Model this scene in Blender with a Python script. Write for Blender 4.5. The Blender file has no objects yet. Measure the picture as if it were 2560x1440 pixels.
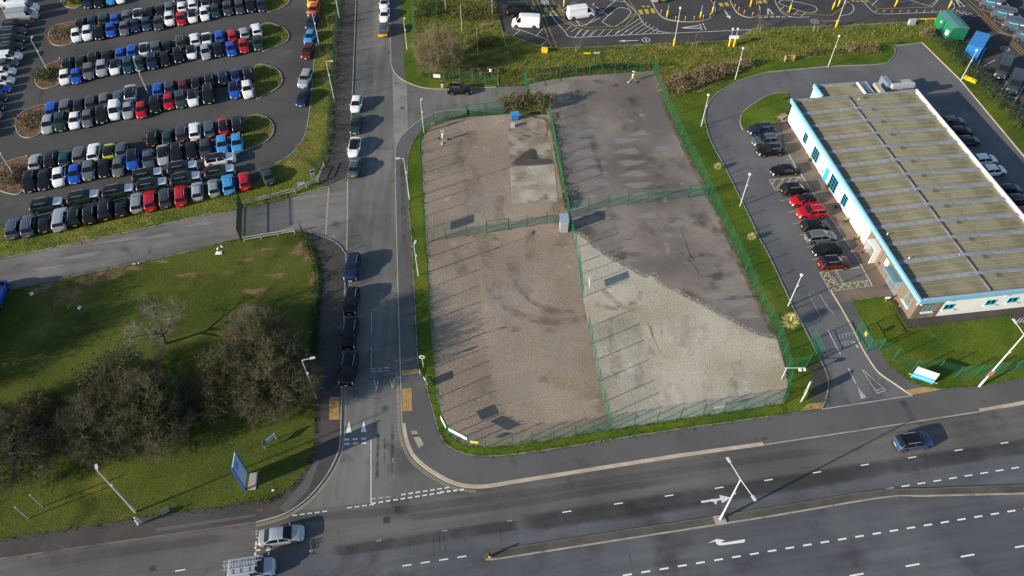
import bpy, bmesh, math, random
import numpy as np
from mathutils import Vector, Matrix
from mathutils.geometry import delaunay_2d_cdt
random.seed(7); rng = np.random.default_rng(7)
SC = bpy.context.scene; COL = SC.collection
R = math.radians
# ------------------------------------------------------------------ camera, sky, sun, exposure
FPX, PITCH, ROLL, CH = 1829.0, R(49.17), R(-0.185), 76.0
FW = Vector((0, math.cos(PITCH), -math.sin(PITCH))); U0 = Vector((0, math.sin(PITCH), math.cos(PITCH))); R0 = Vector((1, 0, 0))
RT = R0*math.cos(ROLL) + U0*math.sin(ROLL); UP = U0*math.cos(ROLL) - R0*math.sin(ROLL)
cam = bpy.data.cameras.new('camera'); cam.sensor_width = 36; cam.lens = FPX/2560*36; cam.clip_start = 1; cam.clip_end = 5000
camo = bpy.data.objects.new('camera', cam); COL.objects.link(camo)
camo.matrix_world = Matrix(((RT.x, UP.x, -FW.x, 0), (RT.y, UP.y, -FW.y, 0), (RT.z, UP.z, -FW.z, CH), (0, 0, 0, 1)))
SC.camera = camo
SUN_EL, SH_AZ = R(18.7), R(26)
w = bpy.data.worlds.new('World'); SC.world = w; w.use_nodes = True
wn = w.node_tree.nodes; sky = wn.new('ShaderNodeTexSky'); sky.sky_type = 'NISHITA'; sky.sun_disc = False
sky.sun_elevation = SUN_EL; sky.sun_rotation = R(244); sky.air_density = 1.0; sky.dust_density = 0.6; sky.ozone_density = 1.5
wn['Background'].inputs[1].default_value = 0.1
w.node_tree.links.new(sky.outputs[0], wn['Background'].inputs[0])
sl = bpy.data.lights.new('sun', 'SUN'); sl.energy = 4.2; sl.angle = R(0.53); sl.color = (1.0, 0.87, 0.70)
so = bpy.data.objects.new('sun', sl); COL.objects.link(so)
so.rotation_euler = Vector((math.cos(SH_AZ)*math.cos(SUN_EL), math.sin(SH_AZ)*math.cos(SUN_EL), -math.sin(SUN_EL))).to_track_quat('-Z', 'Y').to_euler()
vs = SC.view_settings; vs.view_transform = 'Standard'; vs.look = 'None'; vs.gamma = 1; vs.use_curve_mapping = False; vs.exposure = 0.7

def G(px, py, z=0.0):
    """point of the site at height z that the survey photo shows at (px, py)"""
    d = FW*FPX + RT*(px-1280) + UP*(720-py); t = (z-CH)/d.z
    return Vector((d.x*t, d.y*t, z))
def GP(pts, z=0.0): return [G(p[0], p[1], z) for p in pts]
def cr(pts, n=6, closed=False):
    """smooth curve through px points"""
    P = [Vector(p[:2]) for p in pts]; out = []; N = len(P)
    for i in range(N if closed else N-1):
        a = P[(i-1) % N] if closed or i else P[0]; b = P[i]; c = P[(i+1) % N]; d = P[(i+2) % N] if closed or i+2 < N else P[-1]
        for k in range(n):
            t = k/n
            out.append(.5*((2*b)+(c-a)*t+(2*a-5*b+4*c-d)*t*t+(3*b-a-3*c+d)*t**3))
    if not closed: out.append(P[-1])
    return [(p.x, p.y) for p in out]
# ------------------------------------------------------------------ materials
class NT:
    def __init__(s, name):
        s.m = bpy.data.materials.new(name); s.m.use_nodes = True; s.n = s.m.node_tree.nodes; s.l = s.m.node_tree.links
        s.b = s.n['Principled BSDF']; s.co = s.n.new('ShaderNodeTexCoord').outputs['Object']
    def new(s, t, **k):
        n = s.n.new(t)
        for a, v in k.items(): setattr(n, a, v)
        return n
    def noise(s, scale, detail=4, rough=.55, off=0, stretch=None, co=None):
        mp = s.new('ShaderNodeMapping'); mp.inputs['Location'].default_value = (off*3.7, off*1.9, off)
        if stretch:
            mp.vector_type = 'TEXTURE'
            mp.inputs['Rotation'].default_value = (0, 0, stretch[0]); mp.inputs['Scale'].default_value = (1/stretch[1], 1/stretch[2], 1)
        s.l.new(co or s.co, mp.inputs[0])
        t = s.new('ShaderNodeTexNoise'); t.inputs['Scale'].default_value = scale; t.inputs['Detail'].default_value = detail; t.inputs['Roughness'].default_value = rough
        s.l.new(mp.outputs[0], t.inputs['Vector']); return t.outputs[0]
    def rng(s, x, lo, hi, a=0., b=1.):
        n = s.new('ShaderNodeMapRange', interpolation_type='SMOOTHSTEP' if a == 0 and b == 1 else 'LINEAR'); n.inputs[1].default_value = lo; n.inputs[2].default_value = hi; n.inputs[3].default_value = a; n.inputs[4].default_value = b
        s.l.new(x, n.inputs[0]); return n.outputs[0]
    def mix(s, f, a, b, mode='MIX'):
        n = s.new('ShaderNodeMix', data_type='RGBA', blend_type=mode)
        for i, v in ((0, f), (6, a), (7, b)):
            if hasattr(v, 'links'): s.l.new(v, n.inputs[i])
            elif i: n.inputs[i].default_value = (*v, 1)
            else: n.inputs[i].default_value = v
        return n.outputs[2]
    def mul(s, c, f):
        n = s.new('ShaderNodeVectorMath', operation='SCALE'); s.l.new(c, n.inputs[0]); s.l.new(f, n.inputs['Scale']); return n.outputs[0]
    def math(s, op, a, b):
        n = s.new('ShaderNodeMath', operation=op)
        for i, v in ((0, a), (1, b)):
            if hasattr(v, 'links'): s.l.new(v, n.inputs[i])
            else: n.inputs[i].default_value = v
        return n.outputs[0]
    def bump(s, h, dist, strength=1.):
        n = s.new('ShaderNodeBump'); n.inputs['Strength'].default_value = strength; n.inputs['Distance'].default_value = dist
        s.l.new(h, n.inputs['Height']); s.l.new(n.outputs[0], s.b.inputs['Normal'])
MATS = {}
def surf(name, lo, hi, scale=.15, patches=(), fine=(6., .25), rough=.92, bump=None, spec=.25, streak=None, detail=5):
    if name in MATS: return MATS[name]
    s = NT(name); c = s.mix(s.rng(s.noise(scale, detail), .36, .64), lo, hi)
    for i, (col, sc, a, b) in enumerate(patches): c = s.mix(s.rng(s.noise(sc, 5, .6, i*7+3), a, b), c, col)
    if streak: c = s.mul(c, s.rng(s.noise(1, 4, .5, 5, streak[:3]), .3, .7, 1-streak[3], 1+streak[3]))
    if fine: c = s.mul(c, s.rng(s.noise(fine[0], 4, .65, 2), .25, .75, 1-fine[1], 1+fine[1]))
    s.l.new(c, s.b.inputs['Base Color']); s.b.inputs['Roughness'].default_value = rough; s.b.inputs['Specular IOR Level'].default_value = spec
    if bump: s.bump(s.noise(bump[0], *(bump[2:] or (4, .65)), 9), bump[1])
    MATS[name] = s.m; return s.m
def flat(name, col, rough=.6, metal=0., spec=.4, coat=0., var=.08, vs_=3.):
    if name in MATS: return MATS[name]
    s = NT(name); c = s.mul(s.mix(.0, col, col), s.rng(s.noise(vs_, 4), .25, .75, 1-var, 1+var)) if var else None
    if c is not None: s.l.new(c, s.b.inputs['Base Color'])
    else: s.b.inputs['Base Color'].default_value = (*col, 1)
    s.b.inputs['Roughness'].default_value = rough; s.b.inputs['Metallic'].default_value = metal; s.b.inputs['Specular IOR Level'].default_value = spec
    s.b.inputs['Coat Weight'].default_value = coat; s.b.inputs['Coat Roughness'].default_value = .04
    MATS[name] = s.m; return s.m
def stain_mat(name, col, amax=.6, sc=1.2, rough=.9, lo=.3, hi=.7):
    """stain sheet that thins out to nothing at its rim (attribute fade) and is broken up by noise"""
    if name in MATS: return MATS[name]
    s = NT(name); a = s.new('ShaderNodeAttribute'); a.attribute_name = 'fade'
    f = s.math('MULTIPLY', s.rng(a.outputs['Fac'], 0, .85), s.math('MULTIPLY', s.rng(s.noise(sc, 5, .65), lo, hi), amax))
    s.l.new(s.mul(s.mix(0., col, col), s.rng(s.noise(7, 3), .25, .75, .75, 1.25)), s.b.inputs['Base Color'])
    s.l.new(f, s.b.inputs['Alpha']); s.b.inputs['Roughness'].default_value = rough; s.b.inputs['Specular IOR Level'].default_value = .2
    MATS[name] = s.m; return s.m
def paint_mark(name, col, wear=.45):
    """thermoplastic paint worn through in places"""
    if name in MATS: return MATS[name]
    s = NT(name); s.l.new(s.mul(s.mix(0., col, col), s.rng(s.noise(4, 3), .25, .75, .85, 1.1)), s.b.inputs['Base Color'])
    s.l.new(s.rng(s.noise(9, 5, .7, 4), wear-.12, wear+.04, .12, 1.), s.b.inputs['Alpha']); s.b.inputs['Roughness'].default_value = .7
    MATS[name] = s.m; return s.m
A0 = R(97.0)
M_main1 = surf('asphalt_main_brown', (.103, .098, .094), (.139, .133, .128), .08, [((.079, .078, .078), .25, .55, .75)], (9, .28), streak=(R(8.5), .06, 1.1, .16), bump=(14, .012))
M_main2 = surf('asphalt_main_grey', (.088, .094, .105), (.122, .128, .138), .08, [((.065, .067, .077), .2, .5, .72)], (9, .26), streak=(R(8.5), .06, 1.0, .16), bump=(14, .012))
M_side = surf('asphalt_side', (.121, .122, .118), (.178, .175, .163), .06, [((.100, .101, .099), .22, .52, .7)], (9, .24), streak=(R(91), .05, .9, .16), bump=(14, .012))
M_park = surf('asphalt_car_park', (.059, .059, .059), (.087, .087, .085), .06, [((.110, .103, .096), .1, .58, .75)], (8, .25), bump=(12, .012))
M_lot = surf('asphalt_lot', (.053, .053, .055), (.073, .071, .073), .08, [((.088, .085, .083), .15, .6, .75)], (8, .2), bump=(12, .01))
M_site = surf('asphalt_site', (.111, .114, .122), (.149, .152, .156), .08, [((.089, .092, .098), .2, .55, .72)], (8, .2), bump=(12, .01))
M_yard = surf('asphalt_yard', (.147, .129, .120), (.259, .229, .198), .07, [((.103, .092, .079), .16, .54, .72), ((.328, .299, .253), .35, .6, .76), ((.172, .165, .091), .3, .62, .8)], (7, .2), bump=(10, .015))
M_path = surf('asphalt_path', (.061, .057, .055), (.086, .080, .075), .12, [((.105, .099, .092), .3, .58, .75)], (8, .22), bump=(12, .01))
M_path2 = surf('asphalt_path_new', (.103, .103, .105), (.123, .123, .123), .1, [((.083, .083, .083), .3, .58, .75)], (9, .2), bump=(12, .008))
M_acc = surf('asphalt_access', (.125, .122, .115), (.194, .185, .173), .08, [((.088, .085, .075), .3, .56, .74), ((.237, .225, .213), .5, .6, .75)], (7, .22), streak=(R(12), .08, .8, .2), bump=(12, .012))
M_grav = surf('gravel_pink', (.279, .223, .173), (.371, .304, .241), .06, [((.214, .185, .122), .10, .54, .75), ((.428, .371, .311), .5, .58, .78), ((.306, .242, .173), .25, .56, .72), ((.208, .173, .137), 2.2, .6, .75)], (8, .5), bump=(6, .19, 6, .82), rough=.95)
M_grav2 = surf('gravel_pale', (.416, .378, .292), (.551, .510, .418), .08, [((.342, .318, .215), .12, .52, .74), ((.649, .624, .573), .45, .58, .78), ((.294, .264, .191), 1.8, .6, .76)], (8, .45), bump=(5.5, .22, 6, .82), rough=.95)
M_conc = surf('concrete', (.30, .27, .21), (.44, .40, .32), .3, [((.17, .16, .12), .5, .54, .72), ((.22, .2, .1), .25, .6, .75)], (5, .2), bump=(10, .01))
M_kerb = surf('kerb_stone', (.30, .28, .24), (.40, .37, .32), .5, [((.16, .16, .12), .8, .58, .72)], (6, .2))
M_buff = surf('kerb_buff', (.42, .35, .27), (.52, .45, .36), .4, [((.3, .25, .19), .7, .6, .75)], (6, .15))
M_lawn = surf('grass_lawn', (.057, .109, .012), (.111, .161, .017), .12, [((.153, .147, .020), .25, .52, .74), ((.042, .073, .013), .5, .6, .8)], (5, .5), bump=(9, .12), rough=.9, spec=.12)
M_rough = surf('grass_rough', (.109, .150, .028), (.209, .206, .042), .11, [((.376, .263, .112), .12, .59, .72), ((.071, .109, .020), .3, .52, .72), ((.248, .234, .042), .6, .58, .75)], (3.5, .55), bump=(3.2, .35), rough=.95, spec=.08)
M_field = surf('grass_field', (.064, .087, .017), (.104, .127, .024), .09, [((.047, .062, .015), .16, .52, .72), ((.165, .163, .036), .07, .56, .74), ((.267, .194, .092), .13, .655, .76), ((.141, .117, .050), .8, .6, .75)], (7, .4), bump=(7, .12), rough=.95, spec=.06)
M_earth = surf('ground_earth', (.06, .075, .02), (.09, .10, .03), .1, [], (3, .4))
M_pave = surf('block_paving', (.16, .125, .10), (.21, .165, .135), .4, [((.12, .105, .09), .3, .55, .72)], (9, .3), bump=(14, .01))
M_tac = surf('tactile_paving', (.36, .23, .08), (.44, .29, .11), 2., [], (12, .2), bump=(16, .01))
M_soil = surf('leaf_litter', (.10, .06, .035), (.19, .12, .07), 1.2, [((.06, .07, .02), .8, .55, .7)], (6, .5), bump=(6, .1))
PW = paint_mark('road_paint_white', (.78, .78, .76)); PWf = paint_mark('road_paint_faded', (.62, .62, .6), .53); PWn = paint_mark('road_paint_fresh', (.82, .82, .80), .36)
PY = paint_mark('road_paint_yellow', (.62, .40, .05), .42); PYp = paint_mark('road_paint_pale_yellow', (.66, .60, .30), .45); PYd = paint_mark('road_paint_dull_yellow', (.5, .46, .3), .5)
M_glass = flat('glass_dark', (.010, .012, .015), .05, 0, .42, 0, 0); M_tyre = flat('tyre_rubber', (.012, .012, .013), .85); M_rim = flat('alloy', (.36, .37, .38), .35, .9)
M_galv = flat('galvanised_steel', (.52, .54, .56), .45, .25, .5); M_white = flat('white_paint', (.80, .80, .79), .5); M_lampw = flat('lamp_white', (.60, .62, .64), .45)
M_green = flat('fence_green', (.018, .15, .085), .5, 0, .5); M_dkgreen = flat('fence_dark_green', (.012, .04, .03), .6); M_black = flat('black_paint', (.012, .012, .013), .6)
M_blue = flat('sign_blue', (.02, .10, .42), .5); M_sky = flat('sign_sky_blue', (.05, .42, .74), .5); M_pale = flat('sign_pale_blue', (.42, .58, .74), .5)
M_yel = flat('yellow_plastic', (.80, .55, .01), .5); M_red = flat('red_plastic', (.55, .02, .02), .5); M_orange = flat('orange_plastic', (.7, .22, .02), .5)
M_wood = surf('weathered_wood', (.17, .13, .10), (.25, .20, .16), 1.5, [((.12, .10, .085), 2., .55, .7)], (12, .2), streak=(0, .3, 12., .2))
M_timber = surf('timber', (.34, .24, .14), (.44, .33, .20), 2., [], (12, .2)); M_rail = surf('rail_paint', (.42, .43, .36), (.55, .55, .46), 1.2, [((.2, .22, .12), 1., .58, .7)], (8, .2))
M_headl = flat('lamp_clear', (.7, .72, .75), .1, 0, .6, 0, 0); M_taill = flat('lamp_red', (.35, .008, .012), .15, 0, .6, 0, 0); M_plate = flat('plate_yellow', (.8, .6, .05), .5, 0, .4, 0, 0); M_platew = flat('plate_white', (.8, .8, .78), .5, 0, .4, 0, 0)
# ------------------------------------------------------------------ mesh and object helpers
class MB:
    def __init__(s): s.v = []; s.f = []; s.m = []
    def add(s, vs, fs, mi=0):
        o = len(s.v); s.v += [tuple(v) for v in vs]; s.f += [tuple(i+o for i in f) for f in fs]; s.m += [mi]*len(fs); return s
    def box(s, c, d, rz=0., mi=0, ry=0.):
        x, y, z = d[0]/2, d[1]/2, d[2]/2; M = Matrix.Translation(c) @ Matrix.Rotation(rz, 4, 'Z') @ Matrix.Rotation(ry, 4, 'Y')
        return s.add([M @ Vector(p) for p in ((-x, -y, -z), (x, -y, -z), (x, y, -z), (-x, y, -z), (-x, -y, z), (x, -y, z), (x, y, z), (-x, y, z))],
                     [(3, 2, 1, 0), (4, 5, 6, 7), (0, 1, 5, 4), (1, 2, 6, 5), (2, 3, 7, 6), (3, 0, 4, 7)], mi)
    def tube(s, p, q, r0, r1=None, n=6, mi=0, cap=True):
        p = Vector(p); q = Vector(q); r1 = r0 if r1 is None else r1; d = (q-p).normalized(); a = d.orthogonal().normalized(); b = d.cross(a)
        vs = [c + (a*math.cos(2*math.pi*i/n)+b*math.sin(2*math.pi*i/n))*r for c, r in ((p, r0), (q, r1)) for i in range(n)]
        fs = [(i, (i+1) % n, n+(i+1) % n, n+i) for i in range(n)]
        if cap: fs += [tuple(range(n-1, -1, -1)), tuple(range(n, 2*n))]
        return s.add(vs, fs, mi)
    def path(s, pts, r, n=5, mi=0):
        for a, b in zip(pts, pts[1:]): s.tube(a, b, r, r, n, mi)
        return s
    def prism(s, poly, z0, z1, mi=0):
        n = len(poly); A = sum(poly[i][0]*poly[(i+1) % n][1]-poly[(i+1) % n][0]*poly[i][1] for i in range(n))
        P = list(poly) if A > 0 else list(poly)[::-1]; s.poly(P, z1, mi)
        return s.add([(p[0], p[1], z0) for p in P]+[(p[0], p[1], z1) for p in P], [(i, (i+1) % n, n+(i+1) % n, n+i) for i in range(n)], mi)
    def poly(s, P, z, mi=0):
        """flat polygon, triangulated so that concave outlines stay sound"""
        if len(P) < 5: return s.add([(p[0], p[1], z) for p in P], [tuple(range(len(P)))], mi)
        V, E_, F, *_ = delaunay_2d_cdt([Vector(p[:2]) for p in P], [], [list(range(len(P)))], 1, 1e-5); fs = []
        for f in F:
            a, b, c = [V[i] for i in f[:3]]; fs.append(tuple(f) if (b-a).cross(c-a) > 0 else tuple(f)[::-1])
        return s.add([(v.x, v.y, z) for v in V], fs, mi)
    def quad(s, a, b, c, d, mi=0): return s.add([a, b, c, d], [(0, 1, 2, 3)], mi)
    def mesh(s, name, smooth=False):
        me = bpy.data.meshes.new(name); me.from_pydata([tuple(v) for v in s.v], [], s.f); me.update()
        if any(s.m): me.polygons.foreach_set('material_index', s.m)
        if smooth: me.polygons.foreach_set('use_smooth', [True]*len(me.polygons))
        return me
def link(name, data, parent=None, mats=(), loc=None, rz=0., mw=None):
    o = bpy.data.objects.new(name, data); COL.objects.link(o)
    if data is not None and mats:
        mats = mats if isinstance(mats, (list, tuple)) else [mats]
        if not data.materials:
            for m in mats: data.materials.append(m)
        else:
            for i, m in enumerate(mats):
                if i < len(data.materials) and data.materials[i] is not m:
                    o.material_slots[i].link = 'OBJECT'; o.material_slots[i].material = m
    if parent: o.parent = parent
    if mw is not None: o.matrix_local = mw
    else:
        if loc is not None: o.location = loc
        if rz: o.rotation_euler.z = rz
    return o
def tag(o, label=None, cat=None, group=None, kind=None):
    for k, v in (('label', label), ('category', cat), ('group', group), ('kind', kind)):
        if v: o[k] = v
    return o
def thing(name, label, cat, loc=(0, 0, 0), rz=0., group=None): return tag(link(name, None, None, (), loc, rz), label, cat, group)
def part(name, mb, mat, parent, smooth=False, loc=None, rz=0.): return link(name, mb.mesh(name, smooth), parent, mat, loc, rz)
def struct(name, mb, mat, label=None): return tag(part(name, mb, mat, None), label, None, None, 'structure')
def xy(pts): return [(p.x, p.y) for p in pts]
def sheet(name, pts, z, mat, parent=None, label=None, thick=None, world=False):
    P = pts if world else xy(GP(pts))
    mb = MB()
    if thick: mb.prism(P, z-thick, z)
    else:
        n = len(P); A = sum(P[i][0]*P[(i+1) % n][1]-P[(i+1) % n][0]*P[i][1] for i in range(n))
        mb.poly(list(P) if A > 0 else list(P)[::-1], z)
    if parent: return part(name, mb, mat, parent)
    return struct(name, mb, mat, label)
def offs(P, d):
    """world polyline moved sideways by d"""
    out = []
    for i, p in enumerate(P):
        a = P[max(i-1, 0)]; b = P[min(i+1, len(P)-1)]; t = Vector((b[0]-a[0], b[1]-a[1])).normalized(); out.append((p[0]-t.y*d, p[1]+t.x*d))
    return out
def ribbon(name, P, width, z, mat, parent, h=None, side=0):
    """strip along a world polyline; with h it is a kerb standing h high"""
    L = offs(P, width/2+side); Rr = offs(P, -width/2+side); mb = MB(); n = len(P)
    if h is None:
        mb.add([(*p, z) for p in L]+[(*p, z) for p in Rr], [(n+i, n+i+1, i+1, i) for i in range(n-1)])
    else:
        mb.add([(*p, z) for p in L]+[(*p, z) for p in Rr]+[(*p, z-h) for p in L]+[(*p, z-h) for p in Rr],
               [f for i in range(n-1) for f in ((n+i, n+i+1, i+1, i), (i, i+1, 2*n+i+1, 2*n+i), (3*n+i, 3*n+i+1, n+i+1, n+i))]+[(0, 2*n, 3*n, n), (n-1, 2*n-1, 4*n-1, 3*n-1)])
    return part(name, mb, mat, parent)
def kerb(pts, parent, mat=None, width=.15, z=.115, name='kerb', smooth=5, side=0):
    return ribbon(name, xy(GP(cr(pts, smooth) if smooth else pts)), width, z, mat or M_kerb, parent, z+.03, side)
def line(pts, parent, width=.1, mat=None, z=.012, name='line_marking', smooth=0, side=0):
    return ribbon(name, xy(GP(cr(pts, smooth) if smooth else pts)), width, z, mat or PW, parent, None, side)
def dashes(a, b, mark, gap, width, parent, mat=None, z=.012, name='dash_marking', start=0.):
    A = G(*a); B = G(*b); L = (B-A).length; d = (B-A)/L; n = Vector((-d.y, d.x, 0))*width/2; s = start
    me = MB().add([(0, -width/2, 0), (mark, -width/2, 0), (mark, width/2, 0), (0, width/2, 0)], [(0, 1, 2, 3)]).mesh(name)
    while s+mark <= L+.01:
        p = A+d*s; link(name, me, parent, mat or PW, (p.x, p.y, z+random.random()*.001), math.atan2(d.y, d.x)); s += mark+gap
def pmark(pts, parent, mat=None, z=.012, name='painted_marking', world=False): return sheet(name, pts, z, mat or PW, parent, world=world)
def fade_mesh(name, V, F, fade):
    me = bpy.data.meshes.new(name); me.from_pydata(V, [], F); a = me.attributes.new('fade', 'FLOAT', 'POINT'); a.data.foreach_set('value', fade); return me
STZ = [0]
def stain_z(z):
    STZ[0] += 1; return z + .0006*(STZ[0] % 40)
def blob(px, py, rx, ry, mat, parent, z, rz=0., n=18, name='stain'):
    c = G(px, py); zz = stain_z(z); V = [(c.x, c.y, zz)]; F = []; fd = [1.]
    for ring, k in ((.5, .8), (1., 0.)):
        for i in range(n):
            a = 2*math.pi*i/n; q = 1+.22*math.sin(3*a+px)+.12*math.sin(5*a+py)
            x, y = rx*ring*q*math.cos(a), ry*ring*q*math.sin(a); V.append((c.x+x*math.cos(rz)-y*math.sin(rz), c.y+x*math.sin(rz)+y*math.cos(rz), zz)); fd.append(k)
    for i in range(n):
        j = (i+1) % n; F += [(0, 1+i, 1+j), (1+i, 1+n+i, 1+n+j, 1+j)]
    return link(name, fade_mesh(name, V, F, fd), parent, mat)
def track(pts, width, mat, parent, z, smooth=6, name='wear_track'):
    P = xy(GP(cr(pts, smooth) if smooth else pts)); n = len(P); zz = stain_z(z); rows = [offs(P, width*k) for k in (-.5, -.18, .18, .5)]
    V = [(*p, zz) for r in rows for p in r]; F = [(r*n+i, r*n+i+1, (r+1)*n+i+1, (r+1)*n+i) for r in range(3) for i in range(n-1)]
    fd = [(0 if r in (0, 3) else 1)*(0 if i in (0, n-1) else 1) for r in range(4) for i in range(n)]
    return link(name, fade_mesh(name, V, [f[::-1] for f in F], fd), parent, mat)
def inpoly(x, y, P):
    c = np.zeros(len(x), bool); n = len(P); j = n-1
    for i in range(n):
        xi, yi = P[i]; xj, yj = P[j]
        c ^= ((yi > y) != (yj > y)) & (x < (xj-xi)*(y-yi)/(yj-yi+1e-12)+xi); j = i
    return c
def scatter(pts, count, world=False):
    P = pts if world else xy(GP(pts)); X = [p[0] for p in P]; Y = [p[1] for p in P]; x = rng.uniform(min(X), max(X), count*4); y = rng.uniform(min(Y), max(Y), count*4)
    k = inpoly(x, y, P); return x[k][:count], y[k][:count]
def npmesh(name, V, nf, k=3, smooth=False):
    me = bpy.data.meshes.new(name); me.vertices.add(len(V)); me.vertices.foreach_set('co', V.astype(np.float32).ravel())
    me.loops.add(nf*k); me.loops.foreach_set('vertex_index', np.arange(nf*k, dtype=np.int32)); me.polygons.add(nf)
    me.polygons.foreach_set('loop_start', np.arange(0, nf*k, k, dtype=np.int32)); me.update(calc_edges=True); return me
def tufts(name, pts, count, h, wd, mat, label, z=.09, lean=.5, parent=None, clump=0):
    x, y = scatter(pts, count)
    if clump:
        cx, cy = scatter(pts, clump); k = rng.integers(0, len(cx), len(x)); x = cx[k]+rng.normal(0, .22, len(x)); y = cy[k]+rng.normal(0, .22, len(x))
    n = len(x); a = rng.uniform(0, 2*np.pi, n); hh = rng.uniform(h*.45, h*1.3, n); ww = rng.uniform(wd*.6, wd*1.4, n); la = rng.uniform(0, 2*np.pi, n); ll = rng.uniform(.2, 1, n)*lean*hh
    V = np.zeros((n, 3, 3)); V[:, 0] = np.c_[x-np.cos(a)*ww/2, y-np.sin(a)*ww/2, np.full(n, z-.02)]; V[:, 1] = np.c_[x+np.cos(a)*ww/2, y+np.sin(a)*ww/2, np.full(n, z-.02)]
    V[:, 2] = np.c_[x+np.cos(la)*ll, y+np.sin(la)*ll, z+hh]
    o = link(name, npmesh(name, V.reshape(-1, 3), n), parent, mat); return tag(o, label, None if parent else 'grass', None, 'stuff')
# ------------------------------------------------------------------ the setting: ground, roads, pavements, yards
gm = MB(); gm.add([(-1500, -400, -.06), (1500, -400, -.06), (1500, 2600, -.06), (-1500, 2600, -.06)], [(0, 1, 2, 3)]); struct('ground', gm, M_earth, 'flat grassy ground spreading beyond the site on every side')
KL_MAIN_W = [(-400, 1454), (0, 1397), (640, 1306)]
KL_WJ = [(640, 1306), (665, 1300), (700, 1290), (727, 1277), (765, 1250), (802, 1210), (827, 1172), (846, 1130), (852, 1095)]
KL_W = [(852, 1095), (853, 1040), (855, 960), (857, 900), (860, 795), (865, 640)]
KL_ENT_S = [(865, 638), (855, 622), (840, 607), (812, 594), (772, 580)]
KL_ENT_N = [(820, 467), (852, 455), (868, 445), (873.5, 434)]
KL_WN = [(873.5, 434), (881, 240), (890, 0), (901, -300)]
KL_EN = [(964, -300), (973, 0), (976, 90), (978, 160)]
KL_ENJ = [(978, 160), (985, 180), (1000, 195), (1020, 207), (1050, 218), (1077, 222), (1112, 223), (1180, 221), (1240, 218)]
KL_ES = [(1168, 276), (1130, 276), (1090, 283), (1052, 300), (1020, 325), (1000, 347), (990, 368), (988, 385)]
KL_E = [(988, 385), (990, 510), (995, 720), (1001, 920), (1003, 1000), (1005, 1060)]
KL_EJ = [(1005, 1060), (1012, 1100), (1027, 1137), (1050, 1162), (1077, 1182), (1115, 1204), (1152, 1217), (1190, 1221), (1227, 1219), (1280, 1210)]
KL_MAIN_E = [(1280, 1210), (1487, 1177), (1700, 1143), (1909, 1114), (2135, 1080), (2295, 1055), (2450, 1031), (2560, 1011), (2900, 955)]
c5 = lambda p: cr(p, 5)
main_road = sheet('main_road', KL_MAIN_W+[(727, 1279), (930, 1255), (1170, 1222), (1190, 1221)]+KL_MAIN_E+[(2900, 1900), (-400, 1900)], 0, M_main2, label='wide grey dual carriageway crossing the bottom of the view')
sheet('lane_surface', [(-400, 1454), (0, 1397), (640, 1306), (727, 1279), (930, 1255), (1170, 1222), (1190, 1221)]+KL_MAIN_E[:-1]+[(2900, 955), (2900, 1048), (2560, 1101), (1920, 1203), (1280, 1303), (855, 1368), (400, 1437), (-400, 1560)], .004, M_main1, main_road)
side_road = sheet('side_road', [(901, -300)]+KL_EN+c5(KL_ENJ)[1:]+[(1300, 214), (1322, 218), (1318, 232), (1258, 284)]+c5(KL_ES)+KL_E[1:]+c5(KL_EJ)[1:-10]+[(1170, 1222), (930, 1255), (727, 1279)]+c5(KL_WJ)[15:]+KL_W[1:]+[(869, 540)]+KL_WN, .002, M_side, label='grey side road running away from the junction up the view')
M_strip = surf('concrete_strip', (.20, .20, .19), (.26, .255, .24), .3, [((.15, .15, .14), .5, .55, .72)], (7, .15))
sheet('concrete_strip', [(980, 182), (983, 250), (985.5, 372), (997, 358), (1020, 322), (1017, 208), (1000, 197), (987, 186)], .006, M_strip, side_road)
car_park = sheet('car_park', [(-500, -300), (818, -300), (800, 0), (795, 80), (786, 150), (784, 175), (776, 262), (771, 300), (765, 332), (750, 360), (727, 387), (690, 410), (660, 440), (640, 458), (350, 520), (125, 566), (0, 566), (-500, 640)], 0, M_park, label='dark asphalt car park full of parked cars, upper left')
access_road = sheet('access_road', [(-400, 733), (0, 647), (325, 580), (537, 532), (577, 527), (605, 520), (640, 515), (690, 503), (745, 489)]+[(820, 467)]+KL_ENT_N[1:]+[(869, 540), (865, 638)]+c5(KL_ENT_S)[1:]+[(702, 582), (640, 590), (577, 602), (495, 625), (260, 676), (75, 715), (-100, 757), (-400, 830)], .0035, M_acc, label='worn grey access road leading left through a steel gate')
lot = sheet('delivery_lot', [(1235, 0), (1260, 82), (1280, 92), (1352, 117), (1392, 122), (1530, 116), (1680, 110), (1837, 102), (1885, 72), (1920, 71), (2090, 66), (2265, 57), (2332, 52), (2345, 98), (2410, 105), (2420, 140), (2405, 150), (2457, 210), (2560, 318), (2900, 690), (3000, -300), (1160, -300)], .001, M_lot, label='dark marked delivery yard along the top of the view')
SR_L = [(2054, 1024), (2064, 998), (2070, 970), (2069, 945), (2060, 920), (2050, 900), (2025, 850), (2002, 805), (1980, 765), (1960, 720), (1920, 635), (1900, 600), (1872, 540), (1840, 475), (1810, 415), (1780, 360), (1768, 325), (1762, 300), (1765, 275), (1777, 250), (1805, 225), (1855, 200), (1920, 181)]
SR_T = [(1920, 181), (2070, 167), (2200, 161), (2228, 147), (2239, 127), (2232, 116), (2270, 112), (2305, 107)]
SR_E = [(2305, 107), (2402, 202), (2560, 392), (2760, 632)]
SR_R = [(2280, 990), (2232, 957), (2195, 930), (2167, 890), (2150, 860), (2132, 822), (2100, 765), (2078, 729)]
site_road = sheet('site_road', c5(SR_L)+c5(SR_T)[1:]+SR_E[1:]+[(2700, 800), (2560, 775), (2275, 805), (2235, 745), (2095, 757)]+c5(SR_R)[::-1][4:], .02, M_site, label='grey drive and parking round the white low building')
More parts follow.
